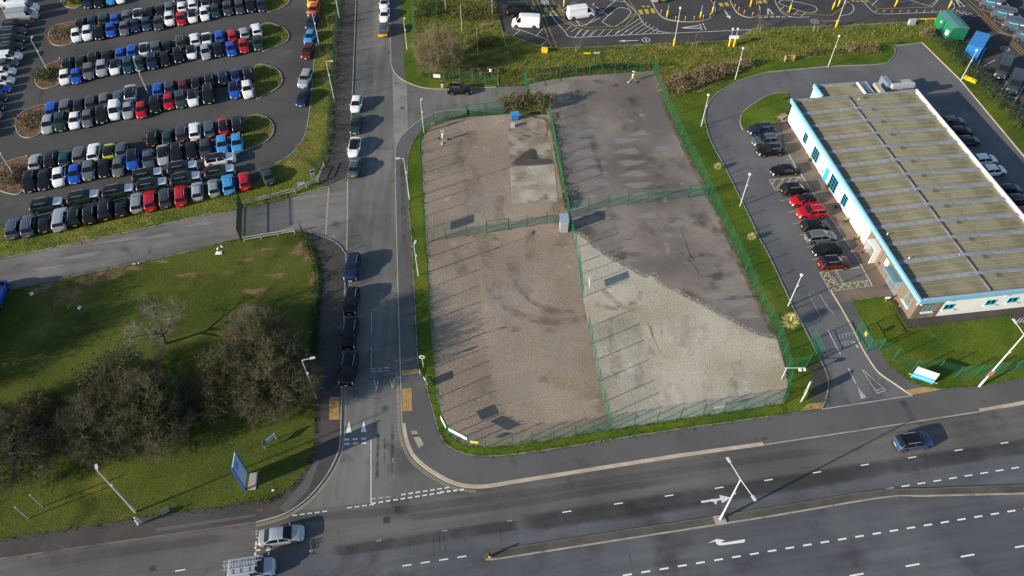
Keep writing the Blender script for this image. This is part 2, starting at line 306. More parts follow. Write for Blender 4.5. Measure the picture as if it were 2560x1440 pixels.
# grass and rough ground
FIELD = c5(KL_ENT_S)[::-1][:6]+[(785, 610), (790, 635), (802, 672), (802, 720), (797, 770), (790, 870), (791, 995), (790, 1080), (789, 1117), (780, 1152), (760, 1187), (727, 1225), (684, 1250), (640, 1256), (0, 1351), (-400, 1412), (-400, 830), (-100, 757), (75, 715), (260, 676), (495, 625), (577, 602), (640, 590), (702, 582)]
field = sheet('field', FIELD, .092, M_field, thick=.1, label='mown grass field with bare trees, lower left')
VERGE = [(818, -300), (800, 0), (795, 80), (786, 150), (784, 175), (776, 262), (771, 300), (765, 332), (750, 360), (727, 387), (690, 410), (660, 440), (640, 458), (350, 520), (125, 566), (0, 566), (-400, 625), (-400, 733), (0, 647), (325, 580), (537, 532), (577, 527), (605, 520), (640, 515), (690, 503), (745, 489), (820, 467), (790, 460), (797, 447), (815, 410), (826, 385), (827, 360), (836, 250), (840, 150), (847, 45), (855, 0), (868, -300)]
verge = sheet('verge', VERGE, .09, M_rough, thick=.1, label='grass bank between the car park and the side road')
LAWN_N = [(988, -300), (1001, 0), (1009, 125), (1013, 203), (1025, 209), (1050, 217), (1077, 221), (1112, 222), (1180, 220), (1242, 217), (1240, 205), (1150, 202), (1060, 198), (1048, 190), (1042, 150), (1034, 87), (1031, 0), (1022, -300)]
sheet('lawn', LAWN_N, .094, M_lawn, thick=.1, label='bright green verge round the corner of the yard entrance')
ROUGH_N = [(1022, -300), (1031, 0), (1034, 87), (1042, 150), (1048, 190), (1060, 198), (1150, 202), (1240, 205), (1245, 217), (1317, 210), (1360, 201), (1440, 191), (1632, 177), (1637, 190), (1648, 227), (1663, 258), (1677, 246), (1755, 230), (1805, 207), (1855, 175), (1920, 156), (1995, 147), (2070, 142), (2185, 132), (2198, 108), (2305, 97), (2345, 98), (2332, 52), (2265, 57), (2090, 66), (1920, 71), (1885, 72), (1837, 102), (1680, 110), (1530, 116), (1392, 122), (1352, 117), (1280, 92), (1260, 82), (1235, 0), (1160, -300)]
rough_n = sheet('rough_grass', ROUGH_N, .13, M_rough, thick=.14, label='rough tussocky grass between the yards and the delivery lot')
LAWN_E = [(1663, 258), (1677, 246), (1755, 230), (1805, 207), (1855, 175), (1920, 156), (1995, 147), (2070, 142), (2185, 132), (2198, 108), (2305, 97), (2345, 98), (2410, 105), (2420, 140), (2405, 150), (2457, 210), (2560, 318), (2760, 545), (2760, 632)]+SR_E[::-1][1:]+c5(SR_T)[::-1][1:]+c5(SR_L)[::-1][1:]+[(2000, 1030), (1957, 1037), (1957, 1011), (1974, 970), (1960, 907), (1946, 849), (1924, 801), (1881, 719), (1844, 637), (1809, 564), (1775, 492), (1746, 427), (1714, 372), (1689, 317)]
lawn_e = sheet('lawn', LAWN_E, .10, M_lawn, thick=.11, label='long green lawn strip curving round the drive of the white building')
LAWN_S = [(1957, 1036), (1920, 1042), (1640, 1082), (1465, 1110), (1362, 1126), (1280, 1137), (1227, 1141), (1190, 1140), (1160, 1134), (1127, 1120), (1107, 1100), (1097, 1080), (1087, 1045), (1070, 982), (1060, 945), (1046, 920), (1042, 845), (1035, 720), (1030, 610), (1021, 510), (1019, 400), (1030, 360), (1052, 325), (1077, 310), (1115, 297), (1167, 287), (1167, 295), (1115, 302), (1085, 315), (1063, 332), (1053, 360), (1056, 435), (1060, 510), (1066, 610), (1074, 720), (1080, 845), (1087, 920), (1092, 995), (1100, 1035), (1112, 1070), (1130, 1095), (1160, 1112), (1200, 1119), (1280, 1115), (1526, 1076), (1957, 1011)]
lawn_s = sheet('lawn', LAWN_S, .098, M_lawn, thick=.11, label='narrow bright green strip outside the west and south yard fence')
LAWN_F = [(2131, 755), (2207, 744), (2225, 747), (2270, 822), (2520, 791), (2545, 812), (2700, 795), (2900, 765), (2900, 890), (2560, 946), (2447, 966), (2345, 974), (2307, 967), (2270, 950), (2222, 912), (2200, 877), (2180, 847), (2157, 805)]
lawn_f = sheet('lawn', LAWN_F, .105, M_lawn, thick=.11, label='front lawn of the white building behind the blue and white sign')
LAWN_I = cr([(1858, 325), (1850, 303), (1857, 282), (1880, 262), (1920, 239), (1950, 233), (1972, 238), (1972, 280), (1950, 300), (1935, 310), (1900, 312), (1875, 320)], 4, True)
lawn_i = sheet('lawn', LAWN_I, .106, M_lawn, thick=.1, label='rounded lawn at the back corner of the white building')
# pavements
pave_w = sheet('pavement', c5(KL_ENT_S)[::-1]+KL_W[::-1]+c5(KL_WJ)[::-1][1:]+KL_MAIN_W[::-1][1:]+[(-400, 1408), (0, 1348), (640, 1253), (684, 1247), (724, 1222), (757, 1185), (777, 1150), (786, 1117), (787, 1080), (788, 995), (787, 870), (794, 770), (799, 720), (799, 672), (787, 637), (782, 612)], .1, M_path, thick=.13, label='dark pavement along the field beside the side road and main road')
pave_wn = sheet('pavement', [(868, -300), (855, 0), (847, 45), (840, 150), (836, 250), (827, 360), (826, 385), (815, 410), (797, 447), (792, 462), (818, 468)]+KL_ENT_N+KL_WN[1:], .1, M_path, thick=.13, label='dark pavement beside the green fence up the side road')
pave_en = sheet('pavement', KL_EN+c5(KL_ENJ)[1:12]+[(1013, 201), (1009, 125), (1001, 0), (988, -300)], .1, M_path2, thick=.13, label='grey pavement on the far right side of the side road')
pave_e = sheet('pavement', c5(KL_ES)+KL_E[1:]+c5(KL_EJ)[1:]+KL_MAIN_E[1:]+[(2900, 887), (2560, 943), (2447, 963), (2345, 972), (2305, 967), (2280, 990), (2055, 1024), (2000, 1028)]+LAWN_S[:26]+[(1168, 287)], .102, M_path2, thick=.14, label='wide grey pavement wrapping the yard corner and main road')
path_r = sheet('footpath', [(2078, 729), (2131, 753), (2157, 803), (2180, 845), (2200, 875), (2222, 910), (2270, 948), (2308, 967), (2280, 990)]+c5(SR_R)[1:], .094, M_path2, thick=.1, label='grey footpath beside the site entrance gate')
path_l = sheet('footpath', [(2027, 915), (2052, 903)]+c5(SR_L)[::-1][-30:]+[(1997, 1030), (2020, 1010), (2030, 995), (2031, 945)], .107, M_path, thick=.1, label='short dark footpath left of the site entrance')
path_f = sheet('footpath', [(2236, 738), (2225, 747), (2270, 822), (2520, 791), (2545, 812), (2700, 795), (2700, 740), (2560, 766), (2276, 797)], .097, M_path, thick=.1, label='dark footpath along the front wall of the white building')
paving = sheet('block_paving', [(1962, 372), (2006, 442), (2085, 560), (2153, 664), (2181, 716), (2078, 729), (2095, 757), (2131, 754), (2236, 738), (2226, 712), (2100, 510), (1975, 300), (1950, 305)], .1, M_pave, thick=.1, label='brown paved strip along the left wall of the white building')
# kerbs
for p, par, m in ((KL_WJ, pave_w, None), (KL_W, pave_w, None), (KL_ENT_S, pave_w, None), (KL_ENT_N, pave_wn, None), (KL_WN, pave_wn, None), (KL_EN, pave_en, None), (KL_ENJ, pave_en, None), (KL_ES, pave_e, None), (KL_E, pave_e, None)): kerb(p, par, m, smooth=5 if p in (KL_WJ, KL_ENT_S, KL_ENT_N, KL_ENJ, KL_ES) else 0)
kerb(KL_MAIN_W, pave_w, surf('kerb_worn', (.13, .12, .11), (.2, .185, .165), .4, [((.09, .085, .08), .5, .5, .65)], (6, .2)), smooth=0, width=.1)
kerb(KL_EJ, pave_e, M_buff, .42, side=.2); kerb(KL_MAIN_E[:4], pave_e, M_buff, .42, smooth=0, side=.2)
kerb([(2448, 1027), (2560, 1007), (2900, 951)], pave_e, M_buff, .42, smooth=0); line([(1909, 1113), (2135, 1079), (2295, 1054), (2450, 1030)], pave_e, .16, M_kerb, .112, 'dropped_kerb')
line([(2054, 1024), (2280, 990)], pave_e, .16, M_kerb, .112, 'dropped_kerb')
kerb(SR_L, lawn_e, M_kerb, .12, z=.125); kerb(SR_T, lawn_e, M_kerb, .12, z=.125); kerb(SR_E, lawn_e, M_buff, .16, z=.13, smooth=0); kerb(SR_R, path_r, M_buff, .16, z=.12)
kerb([(2078, 729), (2181, 716), (2153, 664), (2085, 560), (2006, 442), (1962, 372)], paving, M_kerb, .12, smooth=0); kerb(LAWN_I[:24], lawn_i, M_kerb, .12, smooth=0)
kerb([(1280, 92), (1352, 117), (1392, 122), (1530, 116), (1680, 110), (1837, 102), (1885, 72), (1920, 71), (2090, 66), (2265, 57), (2332, 52)], rough_n, M_kerb, .15, z=.14, smooth=0)
kerb([(800, 0), (795, 80), (786, 150), (784, 175), (776, 262), (771, 300), (765, 332), (750, 360), (727, 387), (690, 410)], verge, M_kerb, .15, smooth=4)
kerb([(745, 489), (820, 467)], verge, M_kerb, .12, smooth=0); kerb([(537, 532), (325, 580), (0, 647)], verge, M_kerb, .1, z=.1, smooth=0); kerb([(75, 715), (260, 676), (495, 625)], field, M_kerb, .08, z=.1, smooth=0)
line(LAWN_S[1:24], pave_e, .08, M_kerb, .112, 'edging', 3)
# median of the dual carriageway
MED = [(1212, 1399), (1209, 1394), (1214, 1387), (1240, 1379), (1280, 1371), (1600, 1321), (1920, 1272), (2180, 1229), (2300, 1223), (2560, 1214), (2900, 1203), (2900, 1225), (2560, 1234), (2320, 1240), (2200, 1245), (1920, 1292), (1600, 1342), (1280, 1392), (1240, 1398)]
median = sheet('central_reservation', MED, .12, surf('median_surface', (.075, .07, .06), (.115, .105, .088), .3, [((.07, .09, .02), .35, .6, .7)], (7, .3), bump=(10, .03)), thick=.15, label='narrow kerbed central reservation of the dual carriageway')
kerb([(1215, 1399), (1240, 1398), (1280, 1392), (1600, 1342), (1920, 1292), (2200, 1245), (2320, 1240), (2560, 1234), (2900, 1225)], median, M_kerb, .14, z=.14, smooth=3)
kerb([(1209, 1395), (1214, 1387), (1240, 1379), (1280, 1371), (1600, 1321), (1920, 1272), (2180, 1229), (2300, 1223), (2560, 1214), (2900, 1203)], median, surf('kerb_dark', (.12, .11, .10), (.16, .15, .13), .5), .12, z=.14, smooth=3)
# yards
W_F = [(1122, 1091), (1112, 1070), (1100, 1035), (1092, 995), (1087, 920), (1080, 845), (1074, 720), (1066, 610), (1060, 510), (1056, 435), (1053, 360), (1063, 332), (1085, 315), (1115, 302), (1167, 294)]
MID_U = [(1373, 288), (1388, 370), (1406, 470), (1420, 535), (1430, 585), (1447, 660), (1456, 745)]; MID_L = [(1471, 820), (1487, 903), (1509, 1007), (1526, 1075)]
gravel = sheet('gravel_yard', W_F+[(1265, 287), (1373, 288)]+MID_U[1:]+MID_L+[(1435, 1091), (1330, 1107), (1280, 1115), (1215, 1119), (1165, 1113)], .095, M_grav, thick=.1, label='pinkish gravel yard inside the green fence')
E_F = [(1957, 1011), (1969, 960), (1967, 925), (1957, 887), (1946, 849), (1924, 801), (1903, 760), (1881, 719), (1864, 676), (1844, 637), (1826, 601), (1809, 564), (1792, 526), (1775, 492), (1760, 458), (1745, 427), (1730, 398), (1714, 370), (1702, 343), (1689, 317), (1677, 292), (1662, 262), (1648, 227), (1637, 188)]
yard = sheet('asphalt_yard', [(1373, 288), (1322, 222), (1318, 212), (1360, 202), (1440, 192), (1632, 178)]+E_F[::-1]+[(1526, 1075)]+MID_L[::-1][1:]+MID_U[::-1], .09, M_yard, thick=.1, label='stained grey asphalt yard inside the green fence')
def rag(pts, n, a):
    out = []
    P = cr(pts, n)
    for i, p in enumerate(P): out.append((p[0]+random.uniform(-a, a), p[1]+random.uniform(-a, a)))
    return out
PALE = rag([(1432, 580), (1452, 592), (1500, 630), (1542, 657), (1580, 677), (1612, 695), (1633, 689), (1645, 708), (1692, 732), (1755, 765), (1830, 805), (1880, 832), (1920, 845), (1942, 848)], 8, 1.5)
pale = sheet('pale_gravel', PALE+[(1947, 865), (1959, 907), (1970, 962), (1955, 1009), (1526, 1073), (1509, 1005), (1487, 901), (1472, 820), (1457, 745), (1448, 660)], .115, M_grav2, thick=.03, label='pale gravel spread over the corner of the asphalt yard')
pad = sheet('concrete_pad', [(1275, 420), (1385, 413), (1395, 505), (1280, 510)], .125, M_conc, thick=.04, label='square stained concrete pad in the gravel yard')
pad2 = sheet('concrete_pad', rag([(1268, 300), (1300, 292), (1330, 290), (1358, 297), (1370, 310), (1368, 335), (1376, 360), (1384, 410)], 4, 1.2)+[(1330, 414), (1275, 417), (1272, 360)], .118, surf('concrete_brown', (.22, .185, .14), (.36, .32, .255), .35, [((.15, .115, .08), .45, .5, .68), ((.45, .42, .37), .3, .6, .72)], (5, .25), bump=(10, .01)), thick=.03, label='broken concrete pad with leaf litter near the blue bin')
# car park islands
ISL = [[(122, 85), (135, 66), (175, 56), (207, 60), (182, 106), (150, 115), (127, 107)], [(88, 190), (104, 170), (153, 150), (152, 175), (148, 210), (112, 222), (92, 212)], [(40, 306), (58, 280), (113, 262), (112, 290), (102, 332), (70, 345), (46, 335)], [(-20, 440), (0, 412), (70, 392), (72, 415), (55, 480), (22, 484), (-8, 470)],
       [(655, 62), (700, 66), (722, 86), (714, 106), (680, 120), (655, 126)], [(638, 166), (688, 172), (706, 196), (695, 220), (662, 238), (640, 243)], [(612, 302), (650, 288), (678, 304), (684, 330), (665, 354), (625, 371), (608, 373)], [(662, -30), (722, -30), (727, -5), (715, 14), (690, 25), (664, 27)], [(152, -20), (158, 12), (185, 21), (205, 12), (208, -20)]]
islands = []
for i, (p, lb) in enumerate(zip(ISL, ('left end of the topmost full row', 'left end of the second full row', 'left end of the third full row', 'left end of the fourth row', 'right end of the second full row', 'right end of the third full row', 'right end of the fourth row', 'right end of the topmost full row', 'top edge above the topmost full row'))):
    q = cr(p, 4, True); o = sheet('planted_island', q, .1+.001*i, M_rough if i > 3 else M_soil, thick=.11, label='kerbed planted island at the '+lb); islands.append(o)
    kerb(q+[q[0]], o, M_kerb, .14, z=.13, smooth=0)
# tactile paving tiles
def tiles(pts, nx, ny, parent, z=.112):
    a, b, c, d = [Vector(p) for p in xy(GP(pts))]; me = None
    for i in range(nx):
        for j in range(ny):
            f = lambda u, v: (a.lerp(b, u)).lerp(d.lerp(c, u), v)
            q = [f((i+s)/nx, (j+t)/ny) for s, t in ((.02, .02), (.98, .02), (.98, .98), (.02, .98))]
            part('paving_tile', MB().prism([(p.x, p.y) for p in q], z-.03, z+random.random()*.004), M_tac, parent)
tiles([(824, 993), (849, 993), (849, 1050), (823, 1050)], 3, 6, pave_w); tiles([(1004, 928), (1045, 922), (1048, 934), (1004, 940)], 5, 2, pave_e); tiles([(1006, 973), (1029, 971), (1031, 1028), (1006, 1029)], 3, 6, pave_e)
tiles([(2261, 977), (2310, 968), (2358, 974), (2281, 988)], 6, 2, path_r, .118); tiles([(2021, 1010), (2059, 1007), (2055, 1022), (1998, 1029)], 5, 2, path_l, .118)
# ------------------------------------------------------------------ road markings
MR, SR_, ST = main_road, side_road, site_road
dashes((1406, 1281), (2900, 1046), 1.0, 4.75, .12, MR, PWn, .014); dashes((438, 1428), (474, 1422), 1., 4.75, .12, MR, PWn, .014); dashes((1280, 1301), (760, 1380), .5, 6.5, .1, MR, PWf, .014)
dashes((1006, 1415), (1180, 1388), .95, .95, .14, MR, PW); dashes((2214, 1223), (2900, 1110), .95, .95, .14, MR, PWn); dashes((1557, 1439), (2900, 1216), .95, 1.0, .17, MR, PWn); dashes((2124, 1440), (2900, 1306), 1.55, 4.6, .17, MR, PWn, start=0)
def arrow(tail, head, wd, parent, mat, hook=None, z=.014):
    A = G(*tail); B = G(*head); d = (B-A).normalized(); n = Vector((-d.y, d.x, 0)); L = (B-A).length; hl = min(L*.35, 1.4); C = B-d*hl
    P = [A+n*wd/2, C+n*wd/2, C+n*wd*2, B, C-n*wd*2, C-n*wd/2, A-n*wd/2]
    o = pmark(xy(P), parent, mat, z, 'arrow_marking', True)
    if hook:
        H0 = A.lerp(B, .45); H1 = G(*hook); e = (H1-H0).normalized(); m = Vector((-e.y, e.x, 0)); K = H1-e*.7
        pmark(xy([H0+m*wd*.5, K+m*wd*.5, K+m*wd*1.8, H1, K-m*wd*1.8, K-m*wd*.5, H0-m*wd*.5]), parent, mat, z+.001, 'arrow_marking', True)
arrow((1753, 1255), (1828, 1244), .24, MR, PW, (1790, 1262))
pmark([(1863, 1348), (1861, 1356), (1800, 1364), (1791, 1360), (1788, 1353), (1769, 1359), (1792, 1347), (1813, 1351), (1803, 1354), (1808, 1357)], MR, PWn, .014, 'arrow_marking')
# give way lines and junction paint of the side road
dashes((731, 1289), (832, 1276), .5, .3, .12, MR, PW, .014); dashes((868, 1270), (935, 1261), .5, .3, .12, MR, PW, .014); dashes((928, 1259), (1110, 1231), .5, .3, .16, MR, PW, .014, start=0); dashes((928, 1247), (985, 1241), .5, .3, .14, SR_, PWf, .014); dashes((1003, 1237), (1133, 1217), .5, .3, .16, SR_, PW, .014); dashes((1100, 1231), (1165, 1223), .45, .28, .2, MR, PW, .014)
line([(927.5, 1098), (927.5, 1258)], SR_, .1, PW, .01); line([(929, 782), (929, 834)], SR_, .1, PWf, .01); line([(928.5, 868), (928, 925)], SR_, .1, PWf, .01)
for y in (1098, 1109): dashes((861, y+1), (928, y-2), .56, .42, .22, SR_, PW, .012)
for y in (922, 929): dashes((928, y), (985, y-4), .5, .32, .14, SR_, PWf, .012)
for x, y0, y1 in ((872, 1053, 1082), (909, 1051, 1080)): pmark([(x-7, y1), (x+7.5, y1), (x+.5, y0)], SR_, PWn, .012, 'triangle_marking')
for x in (941, 981):
    for s in (-1, 1): line([(x+s*5, 951), (x, 976 if x < 960 else 970)], SR_, .12, PWf, .012, 'triangle_marking')
line([(983, 1146), (981, 1157)], SR_, .16, PW, .012); track([(982, 1150), (980, 1182), (974, 1210)], .5, stain_mat('stain_worn_paint', (.4, .4, .4), .4), SR_, .014)
for sd in (.28, .46):
    line(KL_WJ, SR_, .07, PYd, .012, 'yellow_line', 5, -sd); line(KL_EJ[:-2], SR_, .07, PYd, .012, 'yellow_line', 5, -sd)
    line([(852, 1095), (855, 960)], SR_, .07, PYd, .012, 'yellow_line', 0, -sd); line([(1005, 1060), (1001, 930)], SR_, .07, PYd, .012, 'yellow_line', 0, sd)
line([(822, 469), (814, 594)], access_road, .22, M_kerb, .016, 'concrete_channel'); line([(869, 440), (869, 540), (866, 640)], side_road, .2, M_kerb, .016, 'concrete_channel')
line([(980, 950), (1001, 941)], SR_, .08, PWf, .012)
# stop line and broken letters by the silver saloon
for a, b in (((640, 1354), (641, 1364)), ((639, 1367), (638, 1372)), ((639, 1376), (651, 1375)), ((665, 1375), (676, 1373)), ((672, 1379), (671, 1388)), ((638, 1381), (638, 1390)), ((655, 1386), (656, 1391)), ((642, 1327), (642, 1329)), ((641, 1334), (641, 1336)), ((642, 1343), (642, 1345)), ((636, 1391), (650, 1389))): line([a, b], MR, .2, PW, .014, 'worn_lettering')
# site road markings
line([(2022, 736), (2052, 794)], ST, .08, PWf, .03); line([(2069, 825), (2101, 886)], ST, .1, PW, .03)
line([(2050, 737), (2070, 770)], ST, .12, PWf, .03); pmark([(2068, 768), (2082, 780), (2085, 790), (2078, 778), (2070, 775)], ST, PWf, .03, 'arrow_marking')
line([(2120, 920), (2140, 960)], ST, .1, PW, .03); pmark([(2142, 964), (2150, 975), (2166, 994), (2153, 998)], ST, PWf, .03, 'painted_marking')
for a, b in (((2155, 924), (2193, 984)), ((2157, 925), (2214, 975)), ((2193, 984), (2214, 975)), ((2191, 977), (2206, 971))): line([a, b], ST, .11, PWf, .03)
for i in range(9):
    x, y = 2098+(i % 5)*8+(i//5)*5, 838+(i//5)*19-(i % 5)*1.5; line([(x, y), (x+2, y+9)], ST, .1, PWf, .03, 'worn_lettering'); line([(x, y), (x+5, y-1)], ST, .1, PWf, .03, 'worn_lettering')
line([(2131, 857), (2138, 855)], ST, .14, PW, .03); line([(2140, 862), (2145, 870)], ST, .14, PW, .03)
BAY = [(1967, 399), (1952, 502), (1968, 531), (1984, 559), (2000, 587), (2016, 618), (2032, 648)]
for x, y in BAY: line([(x-2, y+1), (x+38, y-7)], ST, .09, PWf, .03, 'bay_line')
for a, b in (((1923, 450), (1998, 443)), ((1938, 475), (1960, 472)), ((1923, 450), (1938, 475)), ((1998, 443), (2004, 448)), ((1930, 462), (1937, 449)), ((1942, 470), (1960, 447)), ((1966, 459), (1978, 446)), ((1985, 456), (1998, 444))): line([a, b], ST, .11, PYp, .032, 'yellow_hatching')
YH = [((2049, 681), (2076, 729)), ((2049, 681), (2068, 679)), ((2068, 679), (2148, 669)), ((2068, 679), (2087, 711)), ((2087, 711), (2169, 702)), ((2049, 681), (2078, 694)), ((2068, 679), (2059, 696)), ((2059, 697), (2087, 710)), ((2078, 694), (2068, 713)), ((2068, 713), (2096, 726)), ((2087, 711), (2077, 728)), ((2087, 711), (2115, 724)), ((2107, 710), (2098, 725)), ((2107, 709), (2136, 722)), ((2128, 706), (2118, 723)), ((2129, 706), (2157, 720)), ((2149, 704), (2139, 721)), ((2150, 704), (2177, 717)), ((2169, 702), (2160, 719))]
for a, b in YH: line([a, b], ST, .11, PYp, .032, 'yellow_hatching')
def text(txt, size, mat, parent, mw, name='lettering', ext=0.):
    cu = bpy.data.curves.new(name, 'FONT'); cu.body = txt; cu.size = size; cu.align_x = 'CENTER'; cu.align_y = 'CENTER'; cu.extrude = ext; cu.resolution_u = 2
    t = bpy.data.objects.new('t', cu); me = bpy.data.meshes.new_from_object(t); bpy.data.objects.remove(t); bpy.data.curves.remove(cu)
    return link(name, me, parent, mat, mw=mw)
p = G(2098, 693); text('AMBULANCE', .62, PYp, ST, Matrix.Translation((p.x, p.y, .033)) @ Matrix.Rotation(R(-83), 4, 'Z')); p = G(2087, 702); text('ONLY', .62, PYp, ST, Matrix.Translation((p.x, p.y, .033)) @ Matrix.Rotation(R(-83), 4, 'Z'))
# delivery lot markings
LW = [[(1355, 0), (1387, 50), (1413, 80), (1420, 90), (1435, 94)], [(1435, 94), (1640, 84), (1680, 83)], [(1558, 0), (1593, 33), (1610, 60), (1640, 76), (1680, 83)], [(1680, 83), (1770, 79), (1885, 74)],
      [(1360, -6), (1393, 40), (1417, 54), (1450, 65), (1500, 45)], [(1392, 21), (1404, 27), (1433, 6), (1520, 38)], [(1404, 27), (1430, 40), (1450, 63)], [(1426, 44), (1465, 63), (1540, 0)], [(1505, 55), (1538, 66), (1578, 31), (1545, 20), (1505, 55)], [(1480, 10), (1522, 39), (1545, 20)], [(1523, 0), (1563, 5)], [(1280, 5), (1310, 10)], [(1280, 70), (1300, 76)], [(1340, 90), (1362, 66), (1322, 50)], [(1280, 67), (1369, 99), (1350, 117)], [(1281, 90), (1299, 77)],
      [(1937, 0), (1944, 16), (1958, 34), (1985, 43), (2025, 42)], [(1947, 8), (1962, 0), (2039, 17), (2023, 33), (1948, 9)], [(2110, 0), (2131, 12), (2134, 25), (2123, 35), (2098, 40)], [(2153, -3), (2170, 17), (2182, 28), (2206, 35), (2300, 32)], [(2300, 32), (2370, 28), (2386, 18), (2380, 4), (2370, -5)], [(2180, 14), (2196, -3)], [(2275, 0), (2330, 18), (2345, 0)], [(2450, 22), (2490, 34)], [(2432, -2), (2456, 6)], [(2482, 50), (2510, 60)], [(2498, 80), (2540, 92)], [(2440, 175), (2490, 190)], [(2435, 178), (2488, 150)], [(2495, 237), (2540, 245)], [(2462, 205), (2505, 222)], [(2432, 186), (2464, 120)], [(2496, 240), (2533, 180)], [(2520, 280), (2560, 215)]]
for q in LW: line(q, lot, .12, PW, .014, smooth=4 if len(q) > 4 else 0)
for i in range(8): x = 1436+i*19.5; line([(x, 93-i*.6), (x+17-i*.2, 76-i*.3)], lot, .1, PW, .014, 'hatching')
for i in range(8): line([(1532+i*18, 90-i), (1600+i*9 if i < 6 else 1648+(i-6)*8, 46+i*5)], lot, .1, PW, .014, 'hatching')
for i in range(5): x = 1414+i*14; line([(x, 76+i*4), (x+14, 66+i*3)], lot, .1, PW, .014, 'hatching')
for i in range(4): x = 1948+i*18; line([(x, 27+i*5), (x+12, 16+i*5)], lot, .1, PW, .014, 'hatching')
for i in range(9): x = 2188+i*20; line([(x, 30+i*.2), (x+5, 25)], lot, .1, PW, .014, 'hatching')
for q in ([(1330, 0), (1354, 50), (1380, 122)], [(1342, 0), (1366, 55), (1393, 121)], [(1380, 0), (1405, 40), (1412, 58), (1462, 76), (1540, 73), (1565, 63), (1592, 34)], [(1396, 10), (1414, 50), (1465, 69), (1540, 66), (1592, 31)], [(1572, 0), (1592, 32)], [(1562, 0), (1577, 30)], [(1940, 12), (1965, 35), (2080, 38), (2121, 8)], [(2168, 0), (2195, 22), (2320, 18), (2345, -3)], [(2410, 0), (2560, 142)], [(2422, 0), (2560, 128)], [(2460, 40), (2560, 135)]): line(q, lot, .1, PY, .016, 'yellow_line')
for i in range(3):
    for dx in (0, 14): pass
def patch(x, y, w_, h_, mat, par=lot, name='painted_marking'): pmark([(x, y), (x+w_, y-1), (x+w_+5, y+h_), (x+5, y+h_)], par, mat, .016, name)
for i in range(3): patch(1595+i*15, 25-i*1.5, 9, 11, PY)
for i in range(2): patch(1358+i*16, 20-i, 8, 12, PY); patch(1372+i*13, 37-i, 6, 3, PY); patch(1603+i*12, 15, 6, 3, PY)
for x, y in ((1763, 10), (1796, 8), (1810, 7), (1870, 3), (1893, 2), (1906, 1)): patch(x, y, 9, 8, PY)
for x, y in ((1640, 18), (1828, 4)): patch(x, y, 16, 10, PYp)
for i in range(4): patch(2127+i*11, 2, 7, 3, PY)
dashes((1750, 60), (1755, 79), .5, .4, .25, lot, PW, .016); dashes((1757, 59), (1767, 79), .5, .4, .25, lot, PW, .016); dashes((1770, 79), (1880, 74), .9, .6, .14, lot, PW, .016); dashes((1895, 44), (1985, 42), .8, .4, .16, lot, PW, .016); dashes((1895, 40), (1960, 41), .8, .4, .16, lot, PW, .016); dashes((2382, 28), (2452, 45), .8, .4, .18, lot, PW, .016); dashes((2390, 26), (2455, 42), .8, .4, .18, lot, PW, .016)
for t in ([(1702, 70), (1747, 64), (1749, 71), (1702, 70)], [(1920, 20), (1933, 36), (1920, 36)], [(2390, 0), (2400, 17), (2412, 16), (2394, 0)]): line(t+[t[0]], lot, .25, PW, .016, 'give_way_triangle')
arrow((1595, 101), (1545, 103), .18, lot, PW); arrow((2056, 53), (2104, 52), .14, lot, PWf); arrow((1811, 25), (1826, 48), .25, lot, PW)
for x, y, t in ((1615, 100, '5'), (2037, 54, '5'), (2513, 122, '5'), (1362, 5, '5')):
    c = G(x, y); line_pts = [(c.x+.75*math.cos(a*.35), c.y+.75*math.sin(a*.35)) for a in range(19)]
    ribbon('speed_roundel', line_pts, .13, .018, PW, lot); text(t, 1.1, PW, lot, Matrix.Translation((c.x, c.y, .018)) @ Matrix.Rotation(R(180), 4, 'Z'), 'speed_figure')
# ------------------------------------------------------------------ stains, tracks and repairs
SD = stain_mat('stain_dark', (.035, .033, .032), .5); SW = stain_mat('stain_seam', (.05, .05, .052), .5, .15, lo=.2, hi=.6); SD2 = stain_mat('stain_soft_dark', (.045, .043, .042), .38, .6); SRD = stain_mat('stain_road', (.06, .058, .056), .22, .12, lo=.1, hi=.6); SL = stain_mat('stain_light', (.33, .315, .295), .62, .45, lo=-.1, hi=.5); SG = stain_mat('stain_moss', (.10, .10, .03), .6, .9); SGr = stain_mat('track_gravel_dark', (.16, .135, .105), .42, .8); SGl = stain_mat('track_gravel_light', (.42, .39, .36), .5, 1.2); SGs = stain_mat('moss_soft', (.17, .15, .09), .3, .5); SB = stain_mat('bare_earth', (.23, .155, .075), .85, 1.1, lo=.28, hi=.55); SM = stain_mat('stain_leaf', (.16, .08, .035), .8, 2.2)
# yard: pale parking places and dark oil
for i in range(6): blob(1452+i*7, 330+i*26, 3.6, 1.1, SL, yard, .095, R(4))
for i in range(6): blob(1560+i*9, 352+i*28, 2.9, 1.05, SL, yard, .095, R(4))
for x, y in ((1660, 372), (1600, 335), (1480, 300), (1700, 560), (1620, 540), (1560, 560), (1842, 760), (1820, 705), (1870, 790), (1790, 740)): blob(x, y, 2.3, .9, SL, yard, .095, R(8))
for x, y, a, b in ((1500, 205, 3, 1.), (1538, 215, 1, .6), (1470, 235, 2, 1), (1580, 255, 1, 2.2), (1455, 345, .5, .5), (1700, 480, 2, .4), (1490, 380, 1, 6), (1810, 690, 4, .8), (1750, 640, 3, .6), (1850, 745, 3, .5), (1560, 640, 3, 1), (1650, 470, 4, .5), (1480, 540, 3, 1.)): blob(x, y, a, b, SD2, yard, .095, R(6))
blob(1539, 213, .45, .6, stain_mat('stain_red', (.18, .05, .04), .6, 1.5), yard, .097)
for p in ([(1700, 570), (1712, 600), (1725, 640), (1738, 650)], [(1530, 590), (1575, 600), (1590, 585)], [(1690, 620), (1735, 665), (1748, 690)], [(1560, 425), (1640, 420)]): track(p, .22, SD, yard, .096, 5, 'crack')
